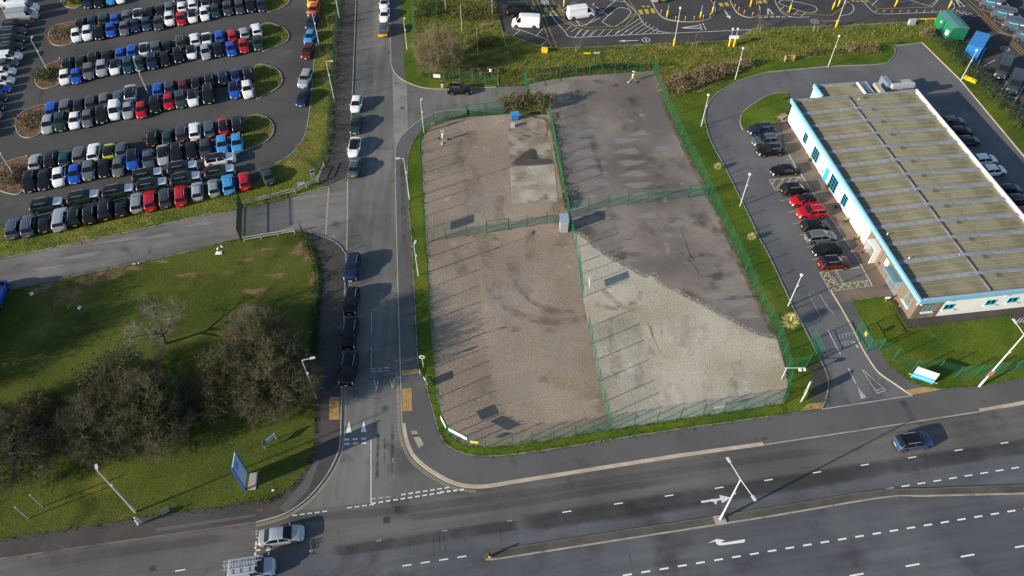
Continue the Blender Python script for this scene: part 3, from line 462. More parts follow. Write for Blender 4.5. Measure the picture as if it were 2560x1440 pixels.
for p in (([(1425, 535), (1395, 400), (1378, 300)]), ([(1940, 850), (1880, 725), (1780, 510), (1700, 350), (1655, 250)])): track(p, 1.1, SG, yard, .0965, 4, 'moss_edge')
track([(1386, 300), (1392, 380), (1404, 450), (1412, 505)], .8, SM, gravel, .112, 4, 'leaf_drift'); track([(1330, 293), (1365, 300), (1372, 330)], 1., SM, gravel, .13, 4, 'leaf_drift')
# gravel yard tracks
for p, wdt, m in (([(1240, 735), (1262, 765), (1310, 792), (1370, 806), (1430, 803), (1470, 795)], 1.5, SGr), ([(1238, 722), (1250, 752), (1290, 783), (1350, 800)], .6, SGl), ([(1285, 700), (1310, 740), (1370, 775), (1440, 780)], .9, SGr), ([(1250, 770), (1300, 803), (1380, 818), (1450, 812)], .5, SGl), ([(1195, 580), (1215, 640), (1225, 700), (1242, 740)], 2.4, SGs), ([(1280, 640), (1290, 700), (1330, 740)], 2.2, SGs), ([(1130, 400), (1170, 420), (1185, 480), (1180, 540)], 3.5, SGs), ([(1190, 330), (1165, 360), (1150, 400)], 3.5, SGs)): track(p, wdt, m, gravel, .0985)
for x, y in ((1235, 598), (1220, 590), (1360, 950), (1290, 824)): blob(x, y, .9, .7, SGr, gravel, .099)
for p in ([(1362, 955), (1375, 965), (1390, 970)], [(1350, 945), (1362, 955)]): track(p, .3, SGl, gravel, .1, 4)
for p in ([(1500, 720), (1560, 770), (1592, 752), (1602, 728)], [(1480, 760), (1540, 772), (1580, 755)]): track(p, 1.0, stain_mat('track_pale_dark', (.27, .25, .18), .45, .8), pale, .118)
for i in range(9): x = 1545+i*42; track([(x+16, 962-i*3), (x+34, 1010-i*5), (x+44, 1052-i*7)], 1.0, stain_mat('track_pale_light', (.58, .56, .49), .5, .9), pale, .118, 3)
for p in ([(1615, 800), (1640, 860), (1652, 885)], [(1650, 800), (1655, 850)], [(1625, 810), (1632, 850)], [(1672, 860), (1684, 872)]): track(p, .3, SGr, pale, .119, 4)
# pads
for x, y, a, b in ((1315, 395, 2.6, .9), (1330, 385, 1.2, 1.2), (1300, 345, 1.4, 1.), (1300, 440, 1.2, 1.2), (1330, 470, 2, .9), (1312, 453, .4, .3)): blob(x, y, a, b, SD2, pad, .129)
# roads
for p, wdt in (([(945, 1080), (944, 1130), (942, 1200)], .5), ([(980, 1060), (981, 1120), (979, 1190)], .45), ([(962, 1090), (961, 1160)], .25)): track(p, wdt, SD, side_road, .016)
track([(1290, 1312), (1560, 1272), (1800, 1234), (2000, 1203), (2300, 1156), (2560, 1116), (2800, 1078)], 2.4, SW, main_road, .008, 3, 'wet_seam'); track([(820, 1382), (1000, 1356), (1180, 1328), (1300, 1310)], 1.6, SW, main_road, .008, 3, 'wet_seam')
track([(1500, 1300), (1640, 1278), (1780, 1258)], 1.2, SRD, main_road, .009, 3); track([(0, 1420), (300, 1380), (600, 1337)], 1.4, SRD, main_road, .009, 3); track([(700, 1300), (1000, 1275), (1300, 1235), (1700, 1175), (2100, 1120)], 1.3, SRD, main_road, .009, 3); track([(1000, 1300), (1300, 1258), (1700, 1198)], 1.1, SRD, main_road, .009, 3)
for p in ([(1083, 1335), (1085, 1395)], [(1097, 1332), (1101, 1392)], [(1108, 1330), (1115, 1390)], [(1025, 1350), (1026, 1390)], [(1250, 1310), (1253, 1360)], [(1440, 1313), (1443, 1335)], [(1565, 1360), (1582, 1420)]): track(p, .14, SD, main_road, .0095, 3, 'crack')
M_patch = surf('asphalt_patch', (.05, .045, .045), (.062, .056, .056), .8, [], (8, .2))
for q in ([(985, 1267), (1001, 1265), (1002, 1281), (986, 1283)], [(958, 1293), (975, 1291), (975, 1308), (958, 1309)], [(374, 1417), (389, 1414), (390, 1426), (374, 1430)]): sheet('asphalt_patch', q, .011, M_patch, main_road)
sheet('asphalt_patch', [(391, 1321), (640, 1286), (640, 1292), (391, 1331)], .104, M_path2, pave_w); sheet('asphalt_patch', [(700, 1270), (760, 1205), (783, 1150), (800, 1150), (772, 1225), (715, 1282)], .1045, M_path2, pave_w)
M_iron = surf('rusty_iron', (.10, .06, .04), (.17, .11, .075), 3., [], (14, .3))
for x, y, par, z in ((587, 1318, main_road, .012), (73, 1394, main_road, .012), (1241, 1222, main_road, .012), (1762, 1143, main_road, .012), (983, 452, side_road, .01), (991, 683, side_road, .01), (972, 132, side_road, .01), (1006, 270, side_road, .012), (650, 1276, pave_w, .106), (1040, 1090, pave_e, .108), (1892, 1098, pave_e, .108), (1910, 1098, pave_e, .108), (1000, 435, pave_e, .108)):
    s_ = 6 if par is main_road or par is side_road else 9; sheet('iron_cover', [(x-s_, y-3), (x+s_*.8, y-4), (x+s_, y+3), (x-s_*.8, y+4)], z, M_iron, par)
sheet('slab_patch', [(1027, 1079), (1041, 1077), (1060, 1113), (1047, 1121)], .105, M_kerb, pave_e)
track([(1005, 400), (1008, 500), (1012, 640)], .9, SD2, pave_e, .106, 3); track([(1010, 520), (1016, 600), (1020, 700)], .5, stain_mat('stain_brown', (.2, .13, .08), .5), pave_e, .107, 3)
for x, y, a, b in ((300, 600, 5, .5), (200, 640, 4, .6), (120, 670, 3, .5), (400, 590, 3, .5), (500, 560, 3, .6)): blob(x, y, a, b, SL, access_road, .006, R(12))
# car park worn spots
for x, y, a, b in ((450, 55, 14, .8), (350, 150, 14, .8), (330, 245, 14, .9), (740, 60, 3, 5), (735, 200, 3, 6), (60, 390, 6, 1.)): blob(x, y, a, b, stain_mat('wear_light', (.12, .115, .105), .5, .4), car_park, .003, R(12))
sheet('asphalt_patch', [(100, 222), (113, 222), (104, 263), (95, 263)], .004, M_lot, car_park)
# bare earth and dead-grass patches on the field and bank
for x, y, a, b in ((270, 690, 3, 1.2), (180, 735, 2.4, 1.6), (175, 765, .5, 1.), (198, 765, .5, .8), (640, 730, 2.2, .9), (615, 650, 2., .5), (660, 625, 2., .5), (745, 625, 1.2, 2), (120, 715, 1.6, 1.), (470, 690, 2., .7), (225, 705, 2.6, 1.1), (330, 672, 2.4, .6), (95, 728, 2., .8), (150, 745, 1.2, 2.), (400, 655, 2., .5), (690, 690, 1.8, .8), (770, 640, .9, 2.4), (785, 700, .8, 2.2)): blob(x, y, a, b, SB, field, .094)
for x, y, a, b in ((740, 398, 2.2, .8), (760, 365, 2., .8), (650, 222, 1.2, .8), (650, 335, 1.4, .9)): blob(x, y, a, b, SB, verge, .115)
for x, y in ((1150, 205), (1190, 208), (1225, 206), (1105, 200)): blob(x, y, 2.2, .7, SM, rough_n, .135)

track([(p[0]+2, p[1]-3) for p in PALE[4::3]], 1.1, stain_mat('gravel_scatter', (.40, .375, .30), .9, 5., lo=.46, hi=.56), yard, .1165, 2, 'gravel_scatter')
SDK = stain_mat('dark_wedge', (.10, .095, .083), .72, .5, lo=.0, hi=.4)
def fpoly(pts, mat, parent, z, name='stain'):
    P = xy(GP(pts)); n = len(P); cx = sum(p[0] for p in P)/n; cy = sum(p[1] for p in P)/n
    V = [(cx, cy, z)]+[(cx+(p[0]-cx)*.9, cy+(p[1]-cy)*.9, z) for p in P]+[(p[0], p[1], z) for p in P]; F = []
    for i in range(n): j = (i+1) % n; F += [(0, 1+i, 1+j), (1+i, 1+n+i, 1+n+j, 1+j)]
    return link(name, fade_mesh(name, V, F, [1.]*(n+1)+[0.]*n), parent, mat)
fpoly([(1278, 409), (1296, 394), (1312, 380), (1328, 370), (1341, 376), (1347, 396), (1384, 400), (1386, 411), (1330, 415), (1290, 416)], SDK, pad2, .122)  # dark wedge painted across the broken pad, fading out at its rim
SRUT = stain_mat('gravel_rut', (.27, .25, .19), .28, .9); SRUTl = stain_mat('gravel_rut_light', (.52, .50, .42), .35, 1.2)
for k in range(16):
    x0, y0 = random.uniform(1500, 1860), random.uniform(760, 960)
    if y0 < 745+(x0-1640)*.45: continue
    track([(x0, y0), (x0+random.uniform(-8, 14), y0+random.uniform(25, 45)), (x0+random.uniform(-10, 24), y0+random.uniform(60, 90))], random.uniform(.8, 2.0), random.choice((SRUT, SRUTl)), pale, .1175, 4, 'rut')
for k in range(14):
    x0, y0 = random.uniform(1100, 1420), random.uniform(330, 1000)
    track([(x0, y0), (x0+random.uniform(-14, 14), y0+random.uniform(25, 45)), (x0+random.uniform(-20, 20), y0+random.uniform(60, 90))], random.uniform(2., 4.), random.choice((SGl, SGs)), gravel, .0982, 4, 'rut')

track([(1236, 22), (1258, 90), (1281, 172)], .16, stain_mat('edging_pale', (.5, .48, .4), 1., .3, lo=-.5, hi=0.), rough_n, .15, 0, 'edging')
# ------------------------------------------------------------------ vehicles: a lofted skin cut into body, roof, glass, lamps
def interp(t, pts):
    for (a, u), (b, v) in zip(pts, pts[1:]):
        if t <= b:
            k = 0 if b == a else (t-a)/(b-a); return u+(v-u)*k
    return pts[-1][1]
CARS = {
 'hatchback': dict(L=4.15, W=1.80, H=1.48, zb=.20, r=.32, ax=(-1.28, 1.30), top=[(0, .62), (.015, .80), (.045, .98), (.13, 1.38), (.20, 1.455), (.40, 1.48), (.56, 1.43), (.745, 1.0), (.80, .96), (.93, .84), (.985, .66), (1, .52)], belt=[(0, .60), (.02, .80), (.06, .93), (.3, .93), (.7, .89), (.8, .87), (.93, .76), (1, .5)], wid=[(0, .76), (.03, .90), (.12, .975), (.35, 1), (.75, .985), (.9, .94), (.97, .82), (1, .66)], rw=(.045, .135), ws=(.56, .745), tb=.40),
 'estate': dict(L=4.62, W=1.84, H=1.50, zb=.20, r=.33, ax=(-1.40, 1.42), top=[(0, .62), (.015, .82), (.035, 1.0), (.10, 1.40), (.16, 1.47), (.42, 1.50), (.58, 1.44), (.745, 1.0), (.8, .97), (.93, .85), (.985, .68), (1, .54)], belt=[(0, .60), (.02, .82), (.05, .95), (.3, .95), (.7, .91), (.8, .88), (.93, .77), (1, .5)], wid=[(0, .78), (.03, .91), (.12, .975), (.35, 1), (.75, .985), (.9, .94), (.97, .83), (1, .68)], rw=(.035, .105), ws=(.58, .745), tb=.42),
 'suv': dict(L=4.45, W=1.88, H=1.66, zb=.24, r=.36, ax=(-1.32, 1.36), top=[(0, .70), (.012, .92), (.04, 1.12), (.12, 1.54), (.18, 1.62), (.40, 1.66), (.58, 1.60), (.735, 1.15), (.79, 1.11), (.94, 1.0), (.985, .80), (1, .62)], belt=[(0, .68), (.02, .92), (.05, 1.06), (.3, 1.07), (.7, 1.03), (.8, 1.02), (.94, .92), (1, .6)], wid=[(0, .80), (.03, .92), (.12, .98), (.35, 1), (.75, .99), (.91, .95), (.97, .85), (1, .72)], rw=(.04, .125), ws=(.58, .735), tb=.41),
 'saloon': dict(L=4.68, W=1.83, H=1.44, zb=.19, r=.33, ax=(-1.38, 1.42), top=[(0, .60), (.012, .86), (.03, .98), (.14, 1.04), (.26, 1.36), (.34, 1.43), (.45, 1.44), (.57, 1.39), (.745, .99), (.8, .95), (.93, .83), (.985, .66), (1, .52)], belt=[(0, .58), (.015, .84), (.06, .93), (.3, .93), (.7, .89), (.8, .87), (.93, .76), (1, .5)], wid=[(0, .74), (.025, .88), (.12, .965), (.35, 1), (.75, .985), (.9, .94), (.97, .82), (1, .66)], rw=(.14, .265), ws=(.57, .745), tb=.46),
 'large_suv': dict(L=4.80, W=1.96, H=1.70, zb=.26, r=.39, ax=(-1.42, 1.46), top=[(0, .74), (.01, .98), (.03, 1.18), (.085, 1.60), (.14, 1.67), (.40, 1.70), (.59, 1.65), (.715, 1.22), (.76, 1.19), (.95, 1.10), (.985, .9), (1, .66)], belt=[(0, .72), (.015, .98), (.04, 1.12), (.3, 1.13), (.7, 1.10), (.78, 1.10), (.95, 1.02), (1, .64)], wid=[(0, .84), (.025, .94), (.1, .985), (.35, 1), (.75, .99), (.92, .965), (.975, .88), (1, .78)], rw=(.03, .09), ws=(.59, .715), tb=.42),
 'small_van': dict(L=4.5, W=1.84, H=1.84, zb=.22, r=.33, ax=(-1.45, 1.38), top=[(0, .8), (.004, 1.3), (.012, 1.74), (.03, 1.81), (.3, 1.84), (.6, 1.80), (.77, 1.16), (.82, 1.10), (.95, .95), (.99, .75), (1, .6)], belt=[(0, .6), (.01, 1.02), (.3, 1.03), (.7, 1.0), (.82, .98), (.95, .86), (1, .55)], wid=[(0, .94), (.02, .97), (.12, .99), (.35, 1), (.78, .99), (.92, .94), (.98, .84), (1, .72)], rw=None, ws=(.60, .77), tb=.47),
 'panel_van': dict(L=5.6, W=2.02, H=2.45, zb=.25, r=.36, ax=(-1.75, 1.85), top=[(0, .9), (.004, 1.6), (.010, 2.36), (.025, 2.41), (.3, 2.45), (.68, 2.42), (.74, 2.28), (.86, 1.42), (.90, 1.30), (.97, 1.12), (.992, .9), (1, .7)], belt=[(0, .6), (.008, 1.25), (.3, 1.26), (.75, 1.25), (.87, 1.2), (.95, 1.02), (1, .62)], wid=[(0, .95), (.015, .98), (.1, .99), (.35, 1), (.82, .99), (.93, .95), (.985, .85), (1, .74)], rw=None, ws=(.745, .86), tb=.66)}
def build_car(key):
    c = CARS[key]; L, W, H, zb = c['L'], c['W'], c['H'], c['zb']; van = c['rw'] is None; ws1, ws0 = c['ws']
    ts = set([i/44 for i in range(45)]+[.006, .014, .03, .97, .985, .993, ws0, ws1, c['tb']-.012, c['tb']+.012]+([] if van else list(c['rw'])))
    for a in c['ax']:
        for k in range(-5, 6): ts.add((a+k*c['r']*.23)/L+.5)
    ts = sorted(t for t in ts if 0 <= t <= 1); ts = [t for i, t in enumerate(ts) if i == 0 or t-ts[i-1] > .0035]
    ring = []; Ra = c['r']+.055
    for t in ts:
        x = (t-.5)*L; hw = W/2*interp(t, c['wid']); top = interp(t, c['top']); belt = min(interp(t, c['belt']), top-.03); z0 = zb+(.1 if t < .01 or t > .99 else 0)
        for a in c['ax']:
            if abs(x-a) < Ra: z0 = max(z0, c['r']+math.sqrt(Ra*Ra-(x-a)**2)-.02)
        z0 = min(z0, belt-.08); k = min(max((top-belt-.05)/(H-1.0*interp(.45, c['belt'])), 0), 1)
        yr = W/2*(.90 if van else .74); y4 = hw*.945; z4 = belt+.028; y5 = y4*(1-k)*.97+min(yr, y4)*k; z5 = max(z4+.004, top-.075)
        zm = z0+(belt-z0)*.42
        ring.append([(x, y, z) for y, z in ((hw*.93, z0), (hw*.985, min(z0+.13, zm)), (hw, zm), (hw*.985, belt), (y4, z4), (y5, z5), (y5*.93, max(z5+.003, top-.022)), (y5*.5, max(z5+.004, top-.004)), (0, max(z5+.005, top)))])
    groups = {}
    def put(n, vs): groups.setdefault(n, MB()).add(vs, [tuple(range(len(vs)))])
    for i in range(len(ts)-1):
        tm = (ts[i]+ts[i+1])/2
        for j in range(8):
            q = [ring[i][j], ring[i+1][j], ring[i+1][j+1], ring[i][j+1]]; n = 'body'; sided = False
            if j == 4:
                hgt = min(ring[i][5][2]-ring[i][4][2], ring[i+1][5][2]-ring[i+1][4][2]); lo = (c['tb']+.012 if van else c['rw'][0]+.035)
                if hgt > .13 and lo < tm < ws0-.03 and abs(tm-c['tb']) > .010: n = 'side_window_f' if tm > c['tb'] else 'side_window_r'; sided = True
            elif j >= 5:
                if ws1 < tm < ws0: n = 'windscreen' if j > 5 else 'body'
                elif tm >= ws0 and ts[i] < .955: n = 'bonnet' if (j > 5 or tm > ws0+.01) else 'body'
                elif not van and c['rw'][0] < tm < c['rw'][1]: n = 'rear_window' if j > 5 else 'body'
                elif (0 if van else c['rw'][1]) <= tm <= ws1: n = 'roof'
            if j in (2, 3) and tm > .962 and tm < .995: n = 'headlight'; sided = True
            if j in (2, 3) and .004 < tm < .028: n = 'tail_light'; sided = True
            put(n+('_L' if sided else ''), q)
            put(n+('_R' if sided else ''), [(x, -y, z) for x, y, z in q][::-1])
    for i, rv in ((0, False), (-1, True)):
        vs = [ring[i][j] for j in range(9)]+[(x, -y, z) for x, y, z in ring[i][:8]][::-1]
        put('body', vs if not rv else vs[::-1])
    fl = MB()
    for i in range(len(ts)-1): fl.add([(ring[i][0][0], ring[i][0][1], zb+.02), (ring[i+1][0][0], ring[i+1][0][1], zb+.02), (ring[i+1][0][0], -ring[i+1][0][1], zb+.02), (ring[i][0][0], -ring[i][0][1], zb+.02)], [(0, 1, 2, 3)])
    T = []
    for n, mb in groups.items():
        base = n.replace('_L', '').replace('_R', ''); base = base[:-2] if base.endswith(('_f', '_r')) else base
        me = mb.mesh(base, True); bm = bmesh.new(); bm.from_mesh(me); bmesh.ops.remove_doubles(bm, verts=bm.verts, dist=.0008); bm.to_mesh(me); bm.free()
        me.polygons.foreach_set('use_smooth', [True]*len(me.polygons)); T.append((base, me, base, None, []))
    T.append(('underbody', fl.mesh('underbody'), 'dark', None, []))
    tw = MB().tube((0, -.10, 0), (0, .10, 0), c['r'], n=18).mesh('wheel', False); rm = MB().tube((0, -.108, 0), (0, .108, 0), c['r']*.66, n=12).mesh('rim')
    for a in c['ax']:
        for s in (-1, 1): T.append(('wheel', tw, 'tyre', Matrix.Translation((a, s*(W/2-.105), c['r'])), [('rim', rm, 'rim', None)]))
    pl = MB().box((0, 0, 0), (.02, .5, .11)).mesh('number_plate')
    T.append(('number_plate', pl, 'plate_r', Matrix.Translation((-L/2-.012, 0, .62 if not van else .7)), [])); T.append(('number_plate', pl, 'plate_f', Matrix.Translation((L/2+.012, 0, .42)), []))
    mi = MB().box((0, 0, 0), (.14, .2, .13)).mesh('mirror'); mx = (ws0-.5)*L-.28; mz = interp(ws0, c['belt'])+.09
    for s in (-1, 1): T.append(('mirror', mi, 'body', Matrix.Translation((mx, s*(W/2+.07), mz)), []))
    if key in ('suv', 'large_suv', 'estate'):
        rl = MB().tube((-L*.30, 0, 0), (L*.03, 0, 0), .022, n=5).mesh('roof_rail')
        for s in (-1, 1): T.append(('roof_rail', rl, 'rail', Matrix.Translation((0, s*W*.35, H-.03)), []))
    return T
TEMPL = {k: build_car(k) for k in CARS}
PAL = dict(W=('white', (.80, .81, .82)), S=('silver', (.42, .45, .48)), G=('grey', (.16, .17, .18)), D=('charcoal', (.055, .065, .08)), K=('black', (.008, .008, .010)), N=('navy', (.012, .022, .06)), B=('blue', (.012, .085, .46)), C=('sky-blue', (.05, .28, .62)), R=('red', (.42, .008, .018)), M=('maroon', (.10, .010, .014)), T=('teal', (.010, .055, .085)), E=('bottle-green', (.014, .045, .038)), L=('lime', (.50, .58, .02)), Y=('yellow', (.80, .46, .01)), O=('orange-red', (.55, .07, .015)), P=('pale-green', (.30, .36, .35)), V=('slate', (.085, .115, .15)), Z=('blue-grey', (.035, .075, .17)))
PAINT = {k: flat('car_paint_'+v[0], v[1], .35 if k not in 'W' else .42, .35 if k in 'SGDVP' else 0., .28, .3, 0) for k, v in PAL.items()}
def spawn(T, name, loc, rz, mm, label, cat, group=None):
    e = thing(name, label, cat, loc, rz, group)
    for n, me, k, mw, subs in T:
        o = link(n, me, e, mm.get(k, mm['body']), mw=mw)
        for sn, sme, sk, smw in subs: link(sn, sme, o, mm[sk], mw=smw)
    return e
def carmats(col, roof=None, bonnet=None):
    b = PAINT[col]; return dict(body=b, roof=PAINT[roof] if roof else b, bonnet=PAINT[bonnet] if bonnet else b, windscreen=M_glass, rear_window=M_glass, side_window=M_glass, headlight=M_headl, tail_light=M_taill, dark=M_black, tyre=M_tyre, rim=M_rim, plate_r=M_plate, plate_f=M_platew, rail=M_galv)
ORD = 'first second third fourth fifth sixth seventh eighth ninth tenth eleventh twelfth thirteenth fourteenth fifteenth sixteenth seventeenth eighteenth nineteenth twentieth'.split()
TN = {'h': 'hatchback', 'u': 'suv', 's': 'saloon', 'e': 'estate', 'x': 'large_suv', 'v': 'small_van', 'p': 'panel_van'}
def car(px, py, code, rz, label, group=None, z=.01, name='car', zc=.72):
    col = code[0]; ty = code[1]; roof = code[2] if len(code) > 2 and code[2] != '-' else None; bon = code[3] if len(code) > 3 else None
    p = G(px, py, zc); isv = ty in 'vp'
    return spawn(TEMPL[TN[ty]], 'van' if isv else name, (p.x, p.y, z), rz, carmats(col, roof, bon), label, 'van' if isv else 'car', group)
def cname(code):
    ty = TN[code[1]].replace('_', '-').replace('suv', 'SUV'); return ('black-roofed ' if len(code) > 2 and code[2] == 'K' else '')+PAL[code[0]][0]+' '+ty
def row(spec, off, flip, where, group, jit=.03):
    cs = [s.split(',') for s in spec.split()]; P = [(off[0]+float(a)/4, off[1]+float(b)/4) for a, b, _ in cs]; a = G(*P[0], .72); b = G(*P[-1], .72); d = b-a; ang = math.atan2(d.y, d.x)+(math.pi/2 if flip else -math.pi/2)
    for i, (q, s) in enumerate(zip(P, cs)): car(q[0], q[1], s[2], ang+random.uniform(-jit, jit), '%s, %s from the left %s' % (cname(s[2]), ORD[i], where), group, z=.005).scale = (random.uniform(.95, 1.05), random.uniform(.97, 1.03), random.uniform(.96, 1.04))
GR = 'cars parked in the car park rows'
row('812,228,Ku 925,205,Nh 1040,190,Eu 1155,180,Bh 1265,150,Gh 1380,140,WuK 1490,110,Kh 1600,92,Ks 1695,72,Gu 1820,62,Wh 1930,40,Wu 2055,25,WhK 2165,-5,Ke 2280,-12,Dh 2392,-30,Du 2505,-40,Kh', (0, 0), 1, 'in the far line of the topmost full row', GR)
row('765,350,Wh 878,330,Wu 990,315,Ks 1110,295,Bh 1245,275,Gs 1352,250,Nh 1465,235,Th 1585,220,Ds 1697,190,Wu 1810,185,Rh 1925,158,WhK 2045,130,Ws 2155,105,Eh 2278,85,Du 2395,65,De 2505,50,Ku 2612,48,Nh', (0, 0), 0, 'in the near line of the topmost full row', GR)
row('680,625,Ku 810,610,Kh 935,570,Ku 1065,545,Kh 1205,525,Bh 1325,505,Bu 1445,490,WuK 1560,470,Vu 1665,450,Kh 1805,410,Du 1950,395,Wu 2065,380,WsK 2195,355,Bh 2320,345,Rh 2440,325,Sh 2565,295,Wu', (0, 0), 1, 'in the far line of the second full row', GR)
row('650,765,Wh 765,755,Bh 890,710,Gu 1020,680,Su 1150,665,WhK 1280,645,Te 1395,630,Eh 1525,610,Nu 1650,585,Kh 1785,550,Ku 1915,520,WhK 2055,510,Ss 2180,490,Kh 2310,485,Bh 2435,455,Rh 2575,425,Eh', (0, 0), 0, 'in the near line of the second full row', GR)
row('520,1085,Bu 660,1060,Gu 790,1040,Kh 915,1020,Du 1045,990,Gh 1185,965,Vh 1310,930,SxK 1580,885,Bh 1700,865,Du 1830,840,Mh 1960,815,Kh 2095,795,Ku 2230,765,Nu 2355,745,BhK 2480,735,Ku', (0, 0), 1, 'in the far line of the third full row', GR)
row('480,1240,Se 610,1215,Eu 750,1200,Wh 880,1180,Gh 1020,1140,Ku 1150,1110,Wv 1280,1090,Ss 1415,1095,Rh 1555,1040,Ku 1690,1010,Rh 1805,990,Du 1930,975,WuK 2085,940,Kx 2345,900,BuK 2475,895,Wu', (0, 0), 0, 'in the near line of the third full row', GR)
row('355,1610,Sh 510,1585,Ku 655,1575,Th 795,1545,Gu 940,1520,Wu 1090,1505,LhK 1220,1490,Vh 1530,1370,Ku 1675,1360,Eh 1820,1325,Du 1950,1310,Wu 2095,1280,Ve 2240,1255,RuK 2375,1240,Ku', (0, 0), 1, 'in the far line of the fourth row', GR)
row('300,1810,Ku 440,1785,Ks 590,1765,Wh 750,1735,Bh 890,1700,Gu 1040,1675,Kh 1185,1655,Gs 1330,1595,BuK 1485,1580,Vs 1630,1540,SsK 1770,1525,Ku 1915,1500,Kh 2055,1480,Ds 2225,1450,Cu 2370,1430,Cu', (0, 0), 0, 'in the near line of the fourth row', GR)
row('140,2275,Vu 290,2250,Vu 455,2225,Kh 605,2190,Sx 755,2150,Ku 900,2135,Ku 1055,2090,Kx 1215,2065,Kh 1370,2015,Pe 1505,2000,Ru 1655,1975,Du 1810,1950,Ru 1975,1905,Sh 2140,1870,Ph 2285,1835,Cu 2445,1800,Rh', (0, 0), 1, 'in the bottom line beside the grass bank', GR)
a_, b_ = G(117, 510, .8), G(549, 427, .8)
AR = math.atan2(G(296, 476).y-G(117, 510).y, G(296, 476).x-G(117, 510).x)
for i, (x, y) in enumerate(((117, 511), (209, 492), (296, 477), (380, 461), (369, 436), (464, 446), (456, 418), (549, 428))):
    car(x, y, 'ExKW', AR+random.uniform(-.02, .02), 'dark green SUV with white bonnet, '+('leftmost in the file', 'second in the file from the left', 'third in the file from the left', 'near one of the first side-by-side pair', 'far one of the first side-by-side pair', 'near one of the second side-by-side pair', 'far one of the second side-by-side pair', 'right end behind the red hatchback')[i], 'dark green SUVs with white bonnets in file', z=.005, zc=.8)
car(550, 398, 'WxK', AR, 'white large SUV with black sunroof parked sideways below the blue pair', z=.005, zc=.8)
car(667, 436, 'Ds', R(118), 'charcoal saloon parked alone at an angle on the grass bank')
LC = AR+R(-4)
for x, y, s, lb in ((60, 22, 'Wp', 'white panel van, topmost in the column at the left edge'), (58, 41, 'Sp', 'silver panel van, second in the column at the left edge'), (38, 61, 'Kx', 'black SUV just below the two vans at the left edge'), (33, 80, 'Nx', 'navy SUV below the black one at the left edge'), (30, 100, 'Kx', 'black SUV, fifth down the column at the left edge'), (27, 118, 'Ku', 'black SUV, sixth down the column at the left edge'), (22, 142, 'Wv', 'white small van in the column at the left edge'), (15, 158, 'Vh', 'slate hatchback below the white small van at the left edge'), (8, 179, 'Wh', 'white hatchback, upper of the two at the left edge'), (4, 202, 'Wh', 'white hatchback, lower of the two at the left edge'), (-6, 223, 'Bh', 'blue hatchback cut by the left edge below two white ones'), (-16, 246, 'Kh', 'black hatchback just off the left edge of the view'), (3, 8, 'Wp', 'white panel van in the top left corner')):
    car(x, y, s, LC, lb, 'cars parked nose right at the left edge', z=.005)
for k, (x, y) in enumerate(((-24, 268), (-32, 290), (-40, 312), (-50, 335))): car(x, y, 'KuGuNhDu'[2*k:2*k+2], LC, cname('KuGuNhDu'[2*k:2*k+2])+' parked out past the left edge', 'cars parked nose right at the left edge', z=.005)
for i, (x, y, s) in enumerate(((222, 4, 'Nh'), (249, 2, 'Ku'), (277, -4, 'Ch'), (303, -8, 'Wh'), (443, -12, 'Kh'), (480, -14, 'Du'))): car(x, y, s, R(-76), cname(s)+' cut by the top edge, %s from the left there' % ORD[i], 'cars at the top edge of the car park', z=.005)
RS = R(-92)
for x, y, s, lb in ((784, 1, 'Yu', 'yellow SUV at the top edge beside the grass bank'), (785, 25, 'Ou', 'orange-red SUV parked along the grass bank near the top'), (780, 55, 'Nu', 'navy SUV parked between the orange-red and sky-blue cars'), (775, 91, 'Ch', 'sky-blue hatchback parked along the grass bank'), (770, 127, 'Mu', 'crimson SUV parked below the sky-blue hatchback'), (764, 197, 'Sx', 'silver large SUV parked on the right edge of the car park'), (758, 242, 'Ns', 'navy saloon parked behind the silver large SUV')): car(x, y, s, RS+R(-2), lb, 'cars parked along the grass bank', z=.005)
for x, y, s, r_, lb in ((891, 259, 'Wh', -90, 'white hatchback, farthest in the line on the side road'), (890, 309, 'Es', -90, 'dark green saloon behind the white hatchback on the side road'), (886, 366, 'WsK', -90, 'white saloon with black sunroof parked on the side road'), (886.5, 415, 'Vs', 90, 'blue-grey saloon facing away at the end of the side road line'), (880.5, 667, 'Nx', -90, 'dark large SUV alone below the access road mouth'), (878, 750, 'Ku', -90, 'black SUV, second below the access road mouth'), (874.5, 832, 'Kx', -90, 'black SUV in deep tree shade on the side road'), (871.5, 920, 'Kx', -91, 'black SUV nearest the junction in the side road line')): car(x, y, s, R(r_), lb, 'cars lined up on the side road', z=.01)
car(961, 7, 'Wh', R(-90), 'white hatchback at the top of the side road', z=.01); car(962, 36, 'Ws', R(-90), 'white saloon parked behind the yellow van', z=.01); car(960, 70, 'YvV', R(90), 'bright yellow small van parked on the side road', z=.01, zc=.9)
car(1149, 223, 'Ku', R(0), 'black SUV parked at the yard entrance below the person', z=.01)
WB = R(180+7)
for x, y, s, f, lb in ((1903, 323, 'Nu', 0, 'navy SUV, farthest of the line beside the white building'), (1914, 351, 'Vu', 0, 'slate SUV, second of the line beside the white building'), (1927, 376, 'Ku', 0, 'black SUV, third of the line beside the white building'), (1964, 424, 'Ks', 0, 'black saloon beside the yellow hatched box'), (1989, 472, 'Ku', 1, 'black SUV parked tail out above the red cars'), (2010, 500, 'RhK', 0, 'red hatchback with black roof beside the white building'), (2030, 530, 'Ru', 0, 'all-red SUV beside the white building'), (2039, 562, 'Kh', 1, 'small black hatchback parked tail out below the red SUV'), (2052, 591, 'Ge', 1, 'grey estate parked tail out beside the white building'), (2068, 623, 'Kh', 0, 'black hatchback parked nose out above the maroon SUV'), (2086, 657, 'MuK', 1, 'maroon SUV with black roof beside the yellow ambulance bay')): car(x, y, s, WB+(math.pi if f else 0)+random.uniform(-.03, .03), lb, 'cars parked along the white building', z=.025)
